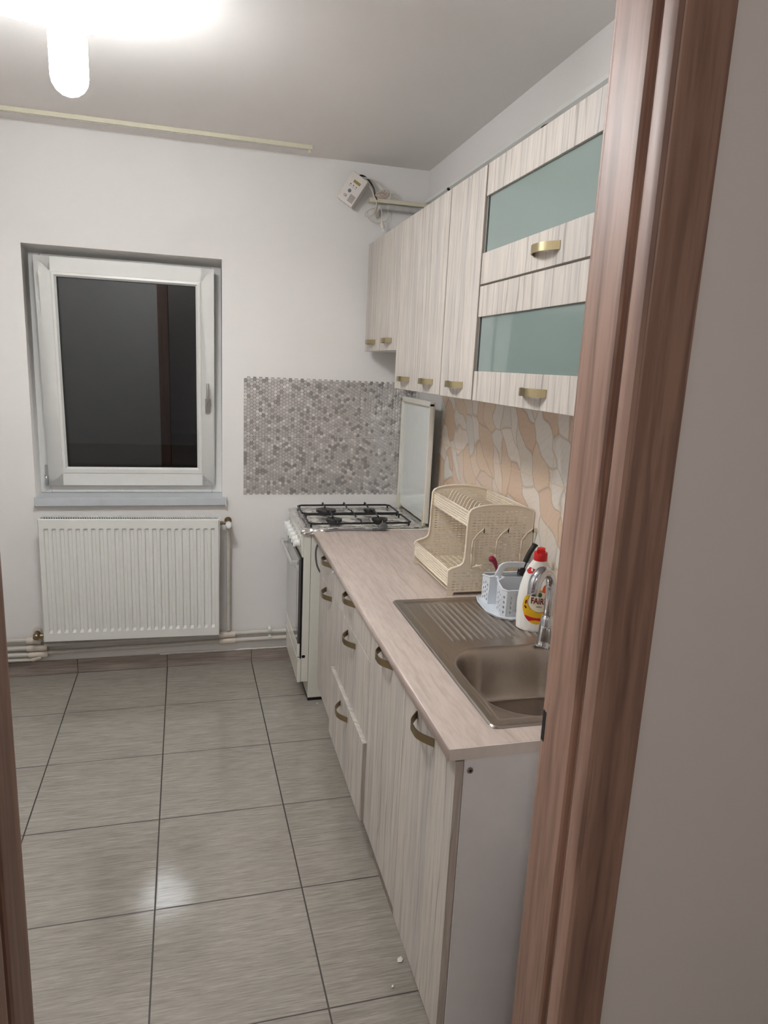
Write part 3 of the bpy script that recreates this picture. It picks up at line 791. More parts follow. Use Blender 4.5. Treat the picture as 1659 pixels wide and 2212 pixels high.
# ------------------------------------------------------------------ sink
bx0s, bx1s, by0s, by1s = -.474, -.095, -2.300, -1.912
def sdf(x, y, x0, x1, y0, y1, r):
    cx, cy = (x0 + x1) / 2, (y0 + y1) / 2; hx_, hy_ = (x1 - x0) / 2 - r, (y1 - y0) / 2 - r
    dx, dy = abs(x - cx) - hx_, abs(y - cy) - hy_
    return min(max(dx, dy), 0) + sqrt(max(dx, 0) ** 2 + max(dy, 0) ** 2) - r
def sm(a, b, t_):
    t_ = min(max((t_ - a) / (b - a), 0), 1); return t_ * t_ * (3 - 2 * t_)
def sinkz(x, y):
    e = -sdf(x, y, SX0, SX1, SY0, SY1, .018)
    z = .0005 + .0045 * sm(0, .004, e)                        # rolled rim
    z -= .0030 * sm(.026, .036, e)                            # shallow pan inside the rim
    # drainer ribs
    yb = sm(-1.870, -1.845, y) * (1 - sm(-1.560, -1.535, y)); xb = sm(-.440, -.425, x) * (1 - sm(-.120, -.105, x))
    ph = (x + .43) / .0205
    z += .0044 * yb * xb * (max(0, cos(2 * pi * ph)) ** 1.3)
    # bowl with a bowed front edge
    bow = .010 * cos(pi * min(max((y - (by0s + by1s) / 2) / (by1s - by0s), -.5), .5))
    b = -sdf(x, y, bx0s - bow, bx1s, by0s, by1s, .11)
    if b > 0:
        z -= .003 * sm(0, .006, b) + .142 * sm(.002, .045, b) + .006 * sm(.045, .16, b)
    elif b > -.02: z += .0008 * sm(-.02, 0, b)
    # pressed crease beside the bowl
    cr_ = abs(x - (-.500 + .0 * y)); 
    if -2.28 < y < -1.93: z -= .0012 * exp(-((x + .492) / .003) ** 2)
    return .8605 + z
def axis_pts(lo, hi, fine, coarse, zones):
    out = [lo]
    while out[-1] < hi - 1e-6:
        s_ = fine if any(a <= out[-1] < b for a, b in zones) else coarse
        out.append(min(out[-1] + s_, hi))
    return out
ax_ = axis_pts(SX0, SX1, .0024, .0024, [(SX0, SX1)])
ay_ = axis_pts(SY0, SY1, .0028, .0070, [(SY0, -1.88), (-1.57, SY1)])
bm = BM(); G = {}
for i, x in enumerate(ax_):
    for k, y in enumerate(ay_):
        if sdf(x, y, SX0, SX1, SY0, SY1, .018) <= .0008: G[i, k] = bm.verts.new((x, y, sinkz(x, y)))
for i in range(len(ax_) - 1):
    for k in range(len(ay_) - 1):
        q = [G.get(a) for a in ((i, k), (i + 1, k), (i + 1, k + 1), (i, k + 1))]
        if all(q): bm.faces.new(q)
        elif sum(v is not None for v in q) == 3: bm.faces.new([v for v in q if v is not None])
sk = thing('kitchen_sink', 'inset stainless steel sink with ribbed drainer and one bowl', 'sink', (-.28, -1.9, .86))
so = obj('sink_basin', bm, M['steel'], sk, smooth=True, angle=60)
bm = BM(); lathe(bm, [(.034, .708), (.036, .7115), (.030, .7125), (.010, .7115), (.006, .7135)], (-.28, -2.10, 0), 24)
obj('drain_strainer', bm, M['chrome'], sk, smooth=True)

# ------------------------------------------------------------------ faucet
fa = thing('faucet', 'chrome gooseneck tap behind the sink bowl beside the bottle', 'tap', (-.160, -1.915, .862))
bm = BM(); lathe(bm, [(.028, .8625), (.028, .866), (.025, .874), (.024, .885), (.0225, .92), (.019, .945), (.0165, .952), (.0135, .955)], (-.177, -1.925, 0), 28)
obj('tap_base', bm, M['chrome'], fa, smooth=True)
bx, by = -.177, -1.925
P = [(bx, by, .950), (bx, by, 1.00), (bx, by, 1.030)]
for k in range(9):
    a = pi * k / 8; P.append((bx - .031 + .031 * cos(a), by - .012 * (1 - cos(a)) * .8, 1.042 + .044 * sin(a)))
P.append((bx - .064, by - .020, 1.034)); P.append((bx - .065, by - .020, 1.024))
R = [.0138] * 3 + [.0138, .014, .0142, .015, .0165, .0175, .018, .018, .018] + [.0165, .0150]
bm = BM(); tube(bm, spline(P, 4), [R[min(i // 4, len(R) - 1)] * (1 - (i % 4) / 4) + R[min(i // 4 + 1, len(R) - 1)] * (i % 4) / 4 for i in range((len(P) - 1) * 4 + 1)], 20)
obj('spout', bm, M['chrome'], fa, smooth=True)
bm = BM(); tube(bm, [(bx + .018, by, .918), (bx + .05, by + .004, .930), (bx + .085, by + .006, .945)], [.011, .008, .006], 12)
obj('lever', bm, M['chrome'], fa, smooth=True)

# ------------------------------------------------------------------ dish soap bottle
bt = thing('dish_soap_bottle', 'white dish soap bottle with red cap and yellow label', 'soap bottle', (-.150, -1.800, .8635), rot=(0, 0, radians(-28.6)))
prof = [(0, .050), (.004, .0545), (.03, .0565), (.08, .0575), (.11, .0555), (.135, .0520), (.165, .0445), (.19, .036), (.205, .0285), (.213, .0215), (.220, .0185)]
def bw(z):
    for (a, wa), (b, wb) in zip(prof, prof[1:]):
        if z <= b: return wa + (wb - wa) * (z - a) / (b - a)
    return prof[-1][1]
def bd(z): return .034 if z < .11 else .034 - (.034 - .0185) * sm(.11, .213, z)
def bsurf(x, z, e=.0004):
    w_ = bw(z); return -(bd(z) * (max(0, 1 - abs(x / w_) ** 2.3)) ** (1 / 2.3)) - e
bm = BM(); rings = []
zz = sorted(set([0, .004] + [i * .008 for i in range(1, 28)]))
for z in zz:
    w_, dp = bw(z), bd(z)
    if z == 0: w_ *= .95; dp *= .95
    rg = []
    for k in range(40):
        a = 2 * pi * k / 40; s_, c_ = sin(a), cos(a)
        rg.append(bm.verts.new((w_ * math.copysign(abs(c_) ** (2 / 2.3), c_), dp * math.copysign(abs(s_) ** (2 / 2.3), s_), z)))
    rings.append(rg)
for a, b in zip(rings, rings[1:]):
    for k in range(40): bm.faces.new((a[k], a[(k + 1) % 40], b[(k + 1) % 40], b[k]))
bm.faces.new(rings[0][::-1]); bm.faces.new(rings[-1])
obj('bottle_body', bm, M['bottle'], bt, smooth=True)
bm = BM(); lathe(bm, [(.0200, .2165), (.0205, .219), (.0198, .239), (.0185, .2415), (.0120, .243), (.0120, .2530), (.0100, .2545)], (0, 0, 0), 24)
box(bm, -.012, .012, -.019, -.004, .240, .2525)
obj('cap', bm, M['red'], bt, smooth=True)
def onbottle(me_or_pts, mat, name, parent, e, polys=None):
    """wrap a flat (x,z) shape round the front of the bottle, as a thin skin"""
    bm = BM(); pts = me_or_pts
    cx = sum(p[0] for p in pts) / len(pts); cz = sum(p[1] for p in pts) / len(pts)
    prev = None; N = len(pts); RNG = 8
    c0 = bm.verts.new((cx, bsurf(cx, cz, e), cz)); rings = []
    for r_ in range(1, RNG + 1):
        f = r_ / RNG; rings.append([bm.verts.new((cx + (x - cx) * f, bsurf(cx + (x - cx) * f, cz + (z - cz) * f, e), cz + (z - cz) * f)) for x, z in pts])
    for k in range(N): bm.faces.new((c0, rings[0][k], rings[0][(k + 1) % N]))
    for a, b in zip(rings, rings[1:]):
        for k in range(N): bm.faces.new((a[k], a[(k + 1) % N], b[(k + 1) % N], b[k]))
    bmesh.ops.recalc_face_normals(bm, faces=bm.faces)
    o = obj(name, bm, mat, parent, smooth=True, angle=80)
    if o.data.polygons[0].normal.y > 0: o.data.flip_normals()
    return o
def textb(body, size, x, z, mat, parent, e, name='lettering', sxx=1.):
    me = text_mesh(body, size, extrude=.00015)
    for v in me.vertices:
        X_ = x + v.co.x * sxx; Z_ = z + v.co.y; v.co = (X_, bsurf(X_, Z_, e) - v.co.z, Z_)
    return obj(name, me, mat, parent)
lab = onbottle(ell(.004, .080, .043, .054, 40), M['yellow'], 'label', bt, .0004)
onbottle([p for p in ell(.004, .080, .0425, .0535, 80) if .034 < p[1] < .054], M['labelred'], 'label_band', lab, .0009)
onbottle(ell(.009, .096, .0345, .033, 36), M['inkred'], 'label_ring', lab, .0009)
onbottle(ell(.009, .096, .0330, .0315, 36), M['labelcream'], 'label_centre', lab, .0013)
onbottle(ell(-.012, .064, .011, .007, 16), M['yellow'], 'lemon_picture', lab, .0017)
onbottle(ell(-.027, .066, .009, .006, 16, .5), M['yellow'], 'lemon_picture', lab, .0017)
onbottle(ell(-.030, .092, .0028, .007, 12, -.2), M['inkred'], 'seed_picture', lab, .0009)
onbottle(ell(-.030, .076, .0028, .006, 12, .6), M['inkred'], 'seed_picture', lab, .0009)
onbottle(ell(.009, .1185, .0062, .0075, 16), M['green'], 'leaf_picture', lab, .0017)
onbottle(ell(.022, .137, .007, .014, 18, -.3), M['orange'], 'orange_stripe', lab, .0009)
textb('FAIRY', .0262, .0085, .0985, M['inkred'], lab, .0021, sxx=.74)
textb('LEMON', .0050, .009, .0815, M['green'], lab, .0021)
onbottle(rrect(-.036, .0365, .176, .196, .008), M['labelred'], 'neck_label', bt, .0004)
nl = bt.children[-1]
textb('SPUMĂ DE', .0088, .008, .189, M['inkwhite'], nl, .0012, sxx=.9)
onbottle(ell(-.021, .1885, .0026, .0046, 12), M['inkwhite'], 'drop_symbol', nl, .0010)

# ------------------------------------------------------------------ cutlery basket
ba = thing('cutlery_basket', 'white plastic cutlery basket with carry handle on the drainer', 'cutlery basket', (-.15, -1.62, .865))
zb_ = .8665
tray = [(-.235, -1.56), (-.222, -1.520), (-.195, -1.508), (-.07, -1.508), (-.05, -1.54), (-.05, -1.70), (-.075, -1.732), (-.195, -1.732), (-.226, -1.705), (-.244, -1.655)]
bm = prism(BM(), tray, zb_ - .002, zb_ + .003); prism(bm, [(-.145 + (x + .145) * .93, -1.62 + (y + 1.62) * .93) for x, y in tray], zb_ + .003, zb_ + .0045)
bm2 = BM()
for i in range(len(tray)):
    a, b = tray[i], tray[(i + 1) % len(tray)]
tube(bm, [(x, y, zb_ + .004) for x, y in tray + tray[:1]], .003, 6, cap=False)
obj('drip_tray', bm, M['basket'], ba)
def wallp(a, b, za, zb2, z0=zb_ + .004, th=.0022, rows=4, cols=0, hole=(.0028, .0046)):
    """upright wall from plan point a to b with top heights za, zb2, elliptical holes"""
    A = Vector((a[0], a[1], 0)); B = Vector((b[0], b[1], 0)); L = (B - A).length; d_ = (B - A) / L; n_ = Vector((-d_.y, d_.x, 0))
    Mx = Matrix(((d_.x, 0, n_.x, a[0]), (d_.y, 0, n_.y, a[1]), (0, 1, 0, 0), (0, 0, 0, 1)))
    hs_ = []
    if cols:
        for c_ in range(cols):
            for r_ in range(rows):
                u = L * (c_ + .75) / (cols + .5); z = z0 + .014 + r_ * .0165 + (.006 if c_ % 2 else 0)
                if z < min(za, zb2) - .012: hs_.append(ell(u, z, hole[0], hole[1], 10, .25))
    return plate([(0, z0), (L, z0), (L, zb2), (0, za)], hs_, th, Mx)
def joinm(name, meshes, mat, parent, **kw):
    bm = BM()
    for m_ in meshes: bm.from_mesh(m_); bpy.data.meshes.remove(m_)
    return obj(name, bm, mat, parent, **kw)
HI, LO = .984, .957
near = [(-.190, -1.6520), (-.2135, -1.6555), (-.2170, -1.7000), (-.2060, -1.7150), (-.085, -1.7150), (-.062, -1.690), (-.062, -1.640)]
ht = [.980, .969, LO, .9545, .9545, LO, .975]
nc = [0, 3, 1, 6, 2, 3]
ws = [wallp(near[i], near[i + 1], ht[i], ht[i + 1], cols=nc[i], rows=5) for i in range(6)]
ws.append(wallp((-.190, -1.652), (-.062, -1.640), .982, .975))
joinm('front_compartment', ws, M['basket'], ba)
far = [(-.186, -1.5975), (-.2140, -1.5940), (-.2180, -1.5480), (-.206, -1.5320), (-.085, -1.5320), (-.062, -1.55), (-.062, -1.600)]
hf = [.972, .9640, .9575, .957, .957, .957, .972]
nc = [0, 3, 1, 6, 1, 3]
ws = [wallp(far[i], far[i + 1], hf[i], hf[i + 1], cols=nc[i], rows=5) for i in range(6)]
ws.append(wallp((-.186, -1.5975), (-.062, -1.600), .974, .974)); ws.append(wallp((-.190, -1.652), (-.186, -1.5975), .982, .974))
joinm('rear_compartment', ws, M['basket'], ba)
bm = BM()
tube(bm, [(x, y, z + .001) for (x, y), z in zip(near, ht)], .0032, 8); tube(bm, [(x, y, z + .001) for (x, y), z in zip(far, hf)], .0032, 8)
tube(bm, spline([(-.2140, -1.5940, .965), (-.208, -1.612, .972), (-.204, -1.632, .975), (-.2135, -1.6555, .970)], 4), .0036, 8)
obj('rim', bm, M['basket'], ba, smooth=True)
arch_o = [(-.212, .972), (-.204, .992), (-.196, 1.010), (-.184, 1.019), (-.165, 1.022), (-.110, 1.020), (-.096, 1.016), (-.086, 1.004), (-.078, .985), (-.074, .965)]
arch_i = [(-.186, .968), (-.183, .990), (-.178, 1.000), (-.168, 1.003), (-.112, 1.001), (-.104, .997), (-.099, .985), (-.097, .962)]
obj('carry_handle', plate(arch_o + arch_i[::-1], [], .008, MXZ @ Matrix.Translation((0, 0, -1.619)), bevel=.0015), M['basket'], ba)

# things standing in the basket
u = thing('cooking_utensil', 'maroon silicone utensil handle sticking out of cutlery basket left', 'utensil', (-.19, -1.60, .875))
bm = BM(); tube(bm, spline([(-.165, -1.585, .885), (-.182, -1.59, .95), (-.198, -1.60, 1.000), (-.207, -1.60, 1.020), (-.222, -1.60, 1.032)], 5), [.004] * 10 + [.005, .006, .007, .008, .0085, .009, .010, .0105, .011, .010, .007][:11], 12)
obj('handle', bm, M['maroon'], u, smooth=True)
u = thing('knife', 'black handled knife leaning in basket behind the soap bottle', 'knife', (-.10, -1.62, .875))
bm = BM(); tube(bm, spline([(-.116, -1.615, .975), (-.104, -1.615, 1.015), (-.090, -1.615, 1.050), (-.076, -1.615, 1.072), (-.072, -1.615, 1.080)], 5), [.0085] * 16 + [.010, .0105, .0105, .010, .006], 12)
obj('handle', bm, M['black'], u, smooth=True)
obj('blade', prism(BM(), [(-.127, .885), (-.110, .878), (-.112, .985), (-.124, .985)], -1.616, -1.614, 'y'), M['silver'], u)
u = thing('scissors', 'small black finger grip with silver neck inside basket', 'utensil', (-.11, -1.61, .875))
bm = BM(); tube(bm, spline([(-.114, -1.598, .972), (-.113, -1.598, .985), (-.107, -1.598, .992), (-.098, -1.598, .990)], 4), .006, 10); obj('handle', bm, M['black'], u, smooth=True)
obj('blade', mbox(-.120, -.106, -1.600, -1.597, .875, .974), M['silver'], u)
for i, (x, y) in enumerate(((-.085, -1.60), (-.078, -1.585))):
    u = thing('spoon', ('silver spoon leaning in the basket next to the black knife', 'silver spoon leaning furthest right in the cutlery basket')[i], 'spoon', (x, y, .875))
    bm = BM(); tube(bm, spline([(x - .030, y, .880), (x - .015, y, .96), (x + .004, y, 1.01)], 5), [.0025] * 11, 8)
    lathe(bm, [(.001, -.022), (.009, -.016), (.013, 0), (.010, .014), (.001, .022)], (0, 0, 0), 12, 'z', 1, .25)
    n0 = len(bm.verts) - 60
    bm.verts.ensure_lookup_table()
    for v in bm.verts[n0:]: v.co = Matrix.Translation((x + .012, y, 1.030)) @ Matrix.Rotation(.4, 4, 'Y') @ v.co
    obj('spoon_bowl', bm, M['chrome'], u, smooth=True)

# ------------------------------------------------------------------ dish rack
dr = thing('dish_rack', 'two-tier cream plastic dish rack with hooks on its side', 'dish rack', (-.16, -1.27, .861))
out = [(-.3115, .8605), (-.3125, .940), (-.3105, .950), (-.300, .957), (-.285, .961), (-.270, .966), (-.259, .975), (-.2545, .990), (-.2530, 1.03), (-.2520, 1.10), (-.2500, 1.150), (-.2440, 1.160), (-.228, 1.168), (-.200, 1.1745), (-.165, 1.178), (-.110, 1.178), (-.070, 1.1735), (-.040, 1.167), (-.016, 1.158), (-.0105, 1.150), (-.0105, 1.06), (-.0135, .98), (-.0160, .8605), (-.034, .8605), (-.038, .872), (-.286, .872), (-.291, .8605)]
hl = []
def slot(cx, cz, a=.0054, b=.0015): return [(cx - a, cz - b), (cx + a, cz - b), (cx + a, cz + b), (cx - a, cz + b)]
for r_ in range(29):
    z = .880 + r_ * .0098
    if z > 1.163: continue
    x0 = -.300 if z < .945 else -.240
    n_ = int((-.022 - x0) / .0170)
    for c_ in range(n_):
        x = x0 + .010 + c_ * .0170
        if z > 1.140 and (x < -.215 or x > -.05): continue
        if 0.99 < z < 1.03 and c_ % 5 == 3: continue
        hl.append(slot(x, z))
for y in (-1.465, -1.078):
    p_ = obj('end_panel', plate(out, hl, .0032, MXZ @ Matrix.Translation((0, 0, y))), M['cream'], dr)
    bm = BM(); tube(bm, [(a, y, b) for a, b in out[1:22]], .0042, 8); obj('panel_rim', bm, M['cream'], p_, smooth=True)
# trays
def hslots(y0, y1, z0, z1, pz=.0075, py=.0125):
    o_ = []
    r_ = 0; z = z0 + .006
    while z < z1 - .004:
        y = y0 + .010 + (.005 if r_ % 2 else 0)
        while y < y1 - .008: o_.append(slot(y, z, .0046, .0015)); y += py
        z += .0088; r_ += 1
    return o_
def wall_yz(x, y0, y1, z0, z1, slots=True):
    return plate([(y0, z0), (y1, z0), (y1, z1), (y0, z1)], hslots(y0, y1, z0, z1) if slots else [], .003, MYZ @ Matrix.Translation((0, 0, x)))
up = obj('upper_tray', wall_yz(-.243, -1.463, -1.080, 1.103, 1.150), M['cream'], dr); obj('tray_back', wall_yz(-.022, -1.463, -1.080, 1.103, 1.160), M['cream'], dr)
bm = BM()
for y in [-1.463 + .0255 * i for i in range(16)]: box(bm, -.243, -.022, y - .002, y + .002, 1.100, 1.104)
for x in (-.243, -.19, -.13, -.07, -.024): box(bm, x - .003, x + .003, -1.463, -1.08, 1.099, 1.1035)
tube(bm, [(-.244, -1.465, 1.151), (-.244, -1.078, 1.151)], .0032, 8); tube(bm, [(-.022, -1.465, 1.161), (-.022, -1.078, 1.161)], .0032, 8); tube(bm, [(-.244, -1.465, 1.102), (-.244, -1.078, 1.102)], .0026, 8)
obj('tray_floor', bm, M['cream'], up)
fin = [(-.214, 1.104), (-.190, 1.160), (-.182, 1.170), (-.134, 1.170), (-.104, 1.150), (-.060, 1.128), (-.045, 1.104), (-.056, 1.104), (-.068, 1.121), (-.108, 1.142), (-.136, 1.162), (-.176, 1.162), (-.203, 1.104)]
fm = None
for i in range(11):
    y = -1.125 - i * .0300
    if fm is None:
        f0 = obj('plate_divider', prism(BM(), fin, y - .0022, y + .0022, 'y'), M['cream'], dr); fm = f0; fy_ = y
    else:
        c_ = f0.copy(); COL.objects.link(c_); c_.parent = dr; c_.location = (0, y - fy_, 0)
lw = obj('lower_tray', wall_yz(-.309, -1.463, -1.080, .897, .950), M['cream'], dr); obj('tray_back', wall_yz(-.022, -1.463, -1.080, .885, .930), M['cream'], dr)
bm = BM()
for i in range(22): y = -1.455 + i * .0175; box(bm, -.308, -.022, y - .0022, y + .0022, .888, .8925)
for i in range(12): x = -.300 + i * .0245; box(bm, x - .0022, x + .0022, -1.463, -1.08, .8875, .892)
tube(bm, [(-.310, -1.465, .951), (-.310, -1.078, .951)], .0032, 8); tube(bm, [(-.310, -1.465, .896), (-.310, -1.078, .896)], .003, 8)
obj('tray_floor', bm, M['cream'], lw)
box_m = mbox(-.298, -.03, -1.460, -1.083, .868, .871); obj('drip_tray', box_m, M['cream'], dr)
for xh, z0, z1 in ((-.222, .960, 1.101), (-.133, .957, 1.101), (-.040, .957, 1.100)):
    yh = -1.4665; bm = BM()
    pts = [(xh - .006, yh - .006, z0), (xh - .010, yh - .008, z0 + .05), (xh - .008, yh - .008, z1 - .045), (xh + .006, yh - .014, z1 - .020), (xh + .022, yh - .026, z1)]
    for i in range(len(pts) - 1):
        a, b = Vector(pts[i]), Vector(pts[i + 1])
        for s_ in (-.0045, .0045): tube(bm, [a + Vector((s_, -.001, 0)), b + Vector((s_, -.001, 0))], .0020, 6)
        q = [a + Vector((-.0035, 0, 0)), a + Vector((.0035, 0, 0)), b + Vector((.0035, 0, 0)), b + Vector((-.0035, 0, 0))]
        q2 = [v + Vector((0, .0015, 0)) for v in q]
        V1 = [bm.verts.new(v) for v in q]; V2 = [bm.verts.new(v) for v in q2]
        bm.faces.new(V1); bm.faces.new(V2[::-1])
        for k in range(4): bm.faces.new((V1[k], V1[(k + 1) % 4], V2[(k + 1) % 4], V2[k]))
    box(bm, xh + .018, xh + .036, yh - .027, yh - .024, z1 - .014, z1 + .002); box(bm, xh + .018, xh + .021, yh - .027, yh - .018, z1 - .014, z1 + .002)
    if xh < -.2:
        tube(bm, [(xh - .012, yh - .004, z0), (xh + .012, yh - .016, z0 + .010), (xh + .026, yh - .020, z0 + .012)], .0028, 6); box(bm, xh + .018, xh + .030, yh - .022, yh - .019, z0 - .002, z0 + .013)
    obj('hook', bm, M['cream'], dr)

# ------------------------------------------------------------------ gas stove
st = thing('gas_stove', 'white freestanding gas stove with foil-lined hob and raised lid', 'stove', (-.35, -.26, 0))
y0, y1 = -.5045, -.042
bm = BM(); box(bm, -.6335, -.045, y0, -.043, .016, .845)
obj('stove_body', bm, M['stove'], st, bevel=.002)
bm = BM(); box(bm, -.634, -.05, y0 + .002, -.047, .0005, .016)
obj('base_skid', bm, M['black'], st)
obj('front_frame', mbox(-.669, -.6350, y0, y1, .103, .853), M['stove'], st, bevel=.0015)
cp = prism(BM(), [(-.669, .857), (-.669, .732), (-.673, .731), (-.6765, .735), (-.684, .850), (-.682, .857)], y0, y1, 'y')
cp = obj('control_panel', cp, M['stove'], st, bevel=.0015)
obj('door_gasket', mbox(-.6765, -.669, y0 + .001, y1 - .001, .228, .728), M['black'], st)
bm = prism(BM(), rrect(-.668, -.651, .2275, .2415, .004, 3), y0 - .0012, y0 + .02, 'y'); obj('latch_slot', bm, M['black'], st)
od = obj('oven_door', mbox(-.6895, -.6770, y0 + .003, y1 - .003, .300, .722), M['ovenglass'], st, bevel=.002)
obj('inner_window', mbox(-.6903, -.6894, y0 + .055, y1 - .055, .345, .650), M['ovenpane'], od)
bm = BM(); box(bm, -.6900, -.6770, y0 + .003, y1 - .003, .232, .299); obj('door_lower_band', bm, M['stove'], od, bevel=.0015)
dw = obj('lower_drawer', mbox(-.6870, -.6700, y0, y1, .101, .221), M['stove'], st, bevel=.002)
obj('drawer_lip', mbox(-.6885, -.6770, y0, y1, .2210, .2275), M['white'], dw, bevel=.001)
bm = BM(); box(bm, -.726, -.716, -.462, -.045, .688, .706)
obj('oven_handle', bm, M['alu'], od, bevel=.0025)
for y in (-.455, -.055): obj('handle_bracket', mbox(-.724, -.6895, y - .012, y + .012, .684, .702), M['alu'], od, bevel=.002)
for i in range(6):
    y = -.455 + i * .0775; bm = BM()
    lathe(bm, [(.0205, 0), (.0205, .004), (.0165, .006), (.0155, .024), (.013, .027)], (0, 0, 0), 20, 'x')
    box(bm, .010, .032, -.0035, .0035, -.016, .016)
    for v in bm.verts: v.co = Matrix.Translation((-.6815, y, .790)) @ Matrix.Rotation(pi - radians(4), 4, 'Y') @ v.co
    kn = obj('knob', bm, M['white'], cp, smooth=True)
    bm = BM()
    for a in (-.014, 0, .014): box(bm, -.6838, -.6828, y + a - .001, y + a + .001, .818, .822, M=None)
    obj('dial_marks', bm, M['grey'], cp)
# hob tray with raised rim, wrapped in foil
y1 = -.020
bm = BM(); box(bm, -.683, -.050, y0 - .001, y1 + .002, .8455, .861)
obj('hob_top', bm, M['stove'], st, bevel=.004)
def foilz(x, y):
    e = min(x + .678, -.085 - x, y - (y0 + .003), (y1 - .003) - y)
    z = .8625 + .0085 * sm(0, .012, e) - .010 * sm(.025, .045, e)
    n_ = noise.fractal(Vector((x * 20, y * 20, 1.3)), 1.0, 2.0, 3)
    return z + .0040 * n_ + .0006 * noise.noise(Vector((x * 110, y * 110, 0)))
bm = BM(); nx, ny = 110, 92
fx0, fx1, fy0_, fy1_ = -.680, -.085, y0 + .001, y1 - .001
G = []
for i in range(nx + 1):
    row = []
    for k in range(ny + 1):
        x = fx0 + (fx1 - fx0) * i / nx; y = fy0_ + (fy1_ - fy0_) * k / ny
        ed = .006 * noise.noise(Vector((x * 16, y * 16, 4)))
        if i == nx: x += .02 * noise.noise(Vector((0, y * 14, 7)))
        if k == 0: y += abs(ed) * (1 if x > -.60 else 0) + (.012 * sm(-.60, -.52, x) if x > -.60 else 0)
        row.append(bm.verts.new((x, y, foilz(x, y))))
    G.append(row)
for i in range(nx):
    for k in range(ny): bm.faces.new((G[i][k], G[i + 1][k], G[i + 1][k + 1], G[i][k + 1]))
fl = obj('foil_lining', bm, M['foil'], st, smooth=True, angle=180)
# crumpled flap at the near front corner, and the skirt over the front edge
bm = BM(); G = []
for i in range(27):
    row = []
    for k in range(10):
        u_, v_ = i / 26, k / 9
        x = -.683 + .115 * u_; dr_ = .034 * (1 - abs(u_ - .35) * 1.1) * v_
        n1 = noise.noise(Vector((u_ * 7, v_ * 3, 2))); n2 = noise.noise(Vector((u_ * 13, v_ * 5, 9)))
        row.append(bm.verts.new((x - .005 * v_ + .006 * n2 * v_, y0 - .002 - .010 * sin(v_ * pi * .9) - .008 * n1 * v_, .868 - dr_ + .006 * n1 * v_)))
    G.append(row)
for i in range(26):
    for k in range(9): bm.faces.new((G[i][k], G[i + 1][k], G[i + 1][k + 1], G[i][k + 1]))
obj('foil_flap', bm, M['foil'], st)
bm = BM(); G = []
for i in range(60):
    row = []
    for k in range(5):
        y = y0 + (y1 - y0) * i / 59; v_ = k / 4
        row.append(bm.verts.new((-.680 - .006 * sin(v_ * pi / 2) + .002 * noise.noise(Vector((y * 30, v_ * 3, 5))), y, .869 - .013 * v_ + .003 * v_ * noise.noise(Vector((y * 25, 1, 5))))))
    G.append(row)
for i in range(59):
    for k in range(4): bm.faces.new((G[i][k], G[i + 1][k], G[i + 1][k + 1], G[i][k + 1]))
obj('foil_edge', bm, M['foil'], st, smooth=True, angle=180)
# burners
for bx_, by_, br in ((-.505, -.150, .052), (-.275, -.150, .030), (-.505, -.372, .040), (-.275, -.372, .040)):
    bm = BM(); lathe(bm, [(br * .8, .860), (br * .85, .873), (br, .875), (br, .882), (br * .97, .885), (br * .3, .886)], (bx_, by_, 0), 28)
    obj('burner', bm, M['blackenamel'], st, smooth=True)
# two wire pan supports
def support(ya, yb):
    bm = BM(); r_ = .0048; z = .884; xa, xb = -.640, -.140
    loop = [(xa + .02, yb, z), (xb - .02, yb, z), (xb, yb - .02, z), (xb, ya + .02, z), (xb - .02, ya, z), (xa + .02, ya, z), (xa, ya + .02, z), (xa, yb - .02, z), (xa + .02, yb, z)]
    tube(bm, loop, r_, 8, cap=False)
    for x in (-.505, -.390, -.275):
        tube(bm, spline([(x, yb + .012, z + .004), (x, yb, z + .013), (x, yb - .03, z + .008), (x, yb - .075, z + .004)], 4), .0038, 8)
        tube(bm, spline([(x, ya - .0, z + .002), (x, ya + .012, z + .013), (x, ya + .04, z + .008), (x, ya + .085, z + .004)], 4), .0038, 8)
    for x, y in ((xa + .01, ya + .01), (xa + .01, yb - .01), (xb - .01, ya + .01), (xb - .01, yb - .01)): tube(bm, [(x, y, z), (x, y, .866)], .005, 8)
    obj('pan_support', bm, M['blackenamel'], st, smooth=True)
support(-.250, -.040); support(-.470, -.270)
# raised lid
lx = -.076
ld = obj('lid', plate(rrect(y0 + .012, y1 + .012, .880, 1.470, .010), [], .010, MYZ @ Matrix.Translation((0, 0, lx + .010)), bevel=.002), M['stove'], st)
bm = BM()
ly0, ly1 = y0 + .012, y1 + .012
box(bm, lx - .012, lx + .014, ly0, ly0 + .012, .885, 1.462); box(bm, lx - .012, lx + .014, ly1 - .022, ly1, .885, 1.462)
box(bm, lx - .012, lx + .014, ly0, ly1, 1.446, 1.472)
obj('lid_frame', bm, M['stove'], ld, bevel=.003)
obj('lid_glass', mbox(lx - .002, lx + .006, ly0 + .018, ly1 - .026, .895, 1.436), M['lidglass'], ld)
for y in (ly0 + .02, ly1 - .03):
    bm = BM(); tube(bm, [(lx - .004, y - .012, .882), (lx - .004, y + .012, .882)], .007, 10); box(bm, lx - .014, lx + .004, y - .004, y + .004, .866, .945)
    obj('lid_hinge', bm, M['ivory'], ld)
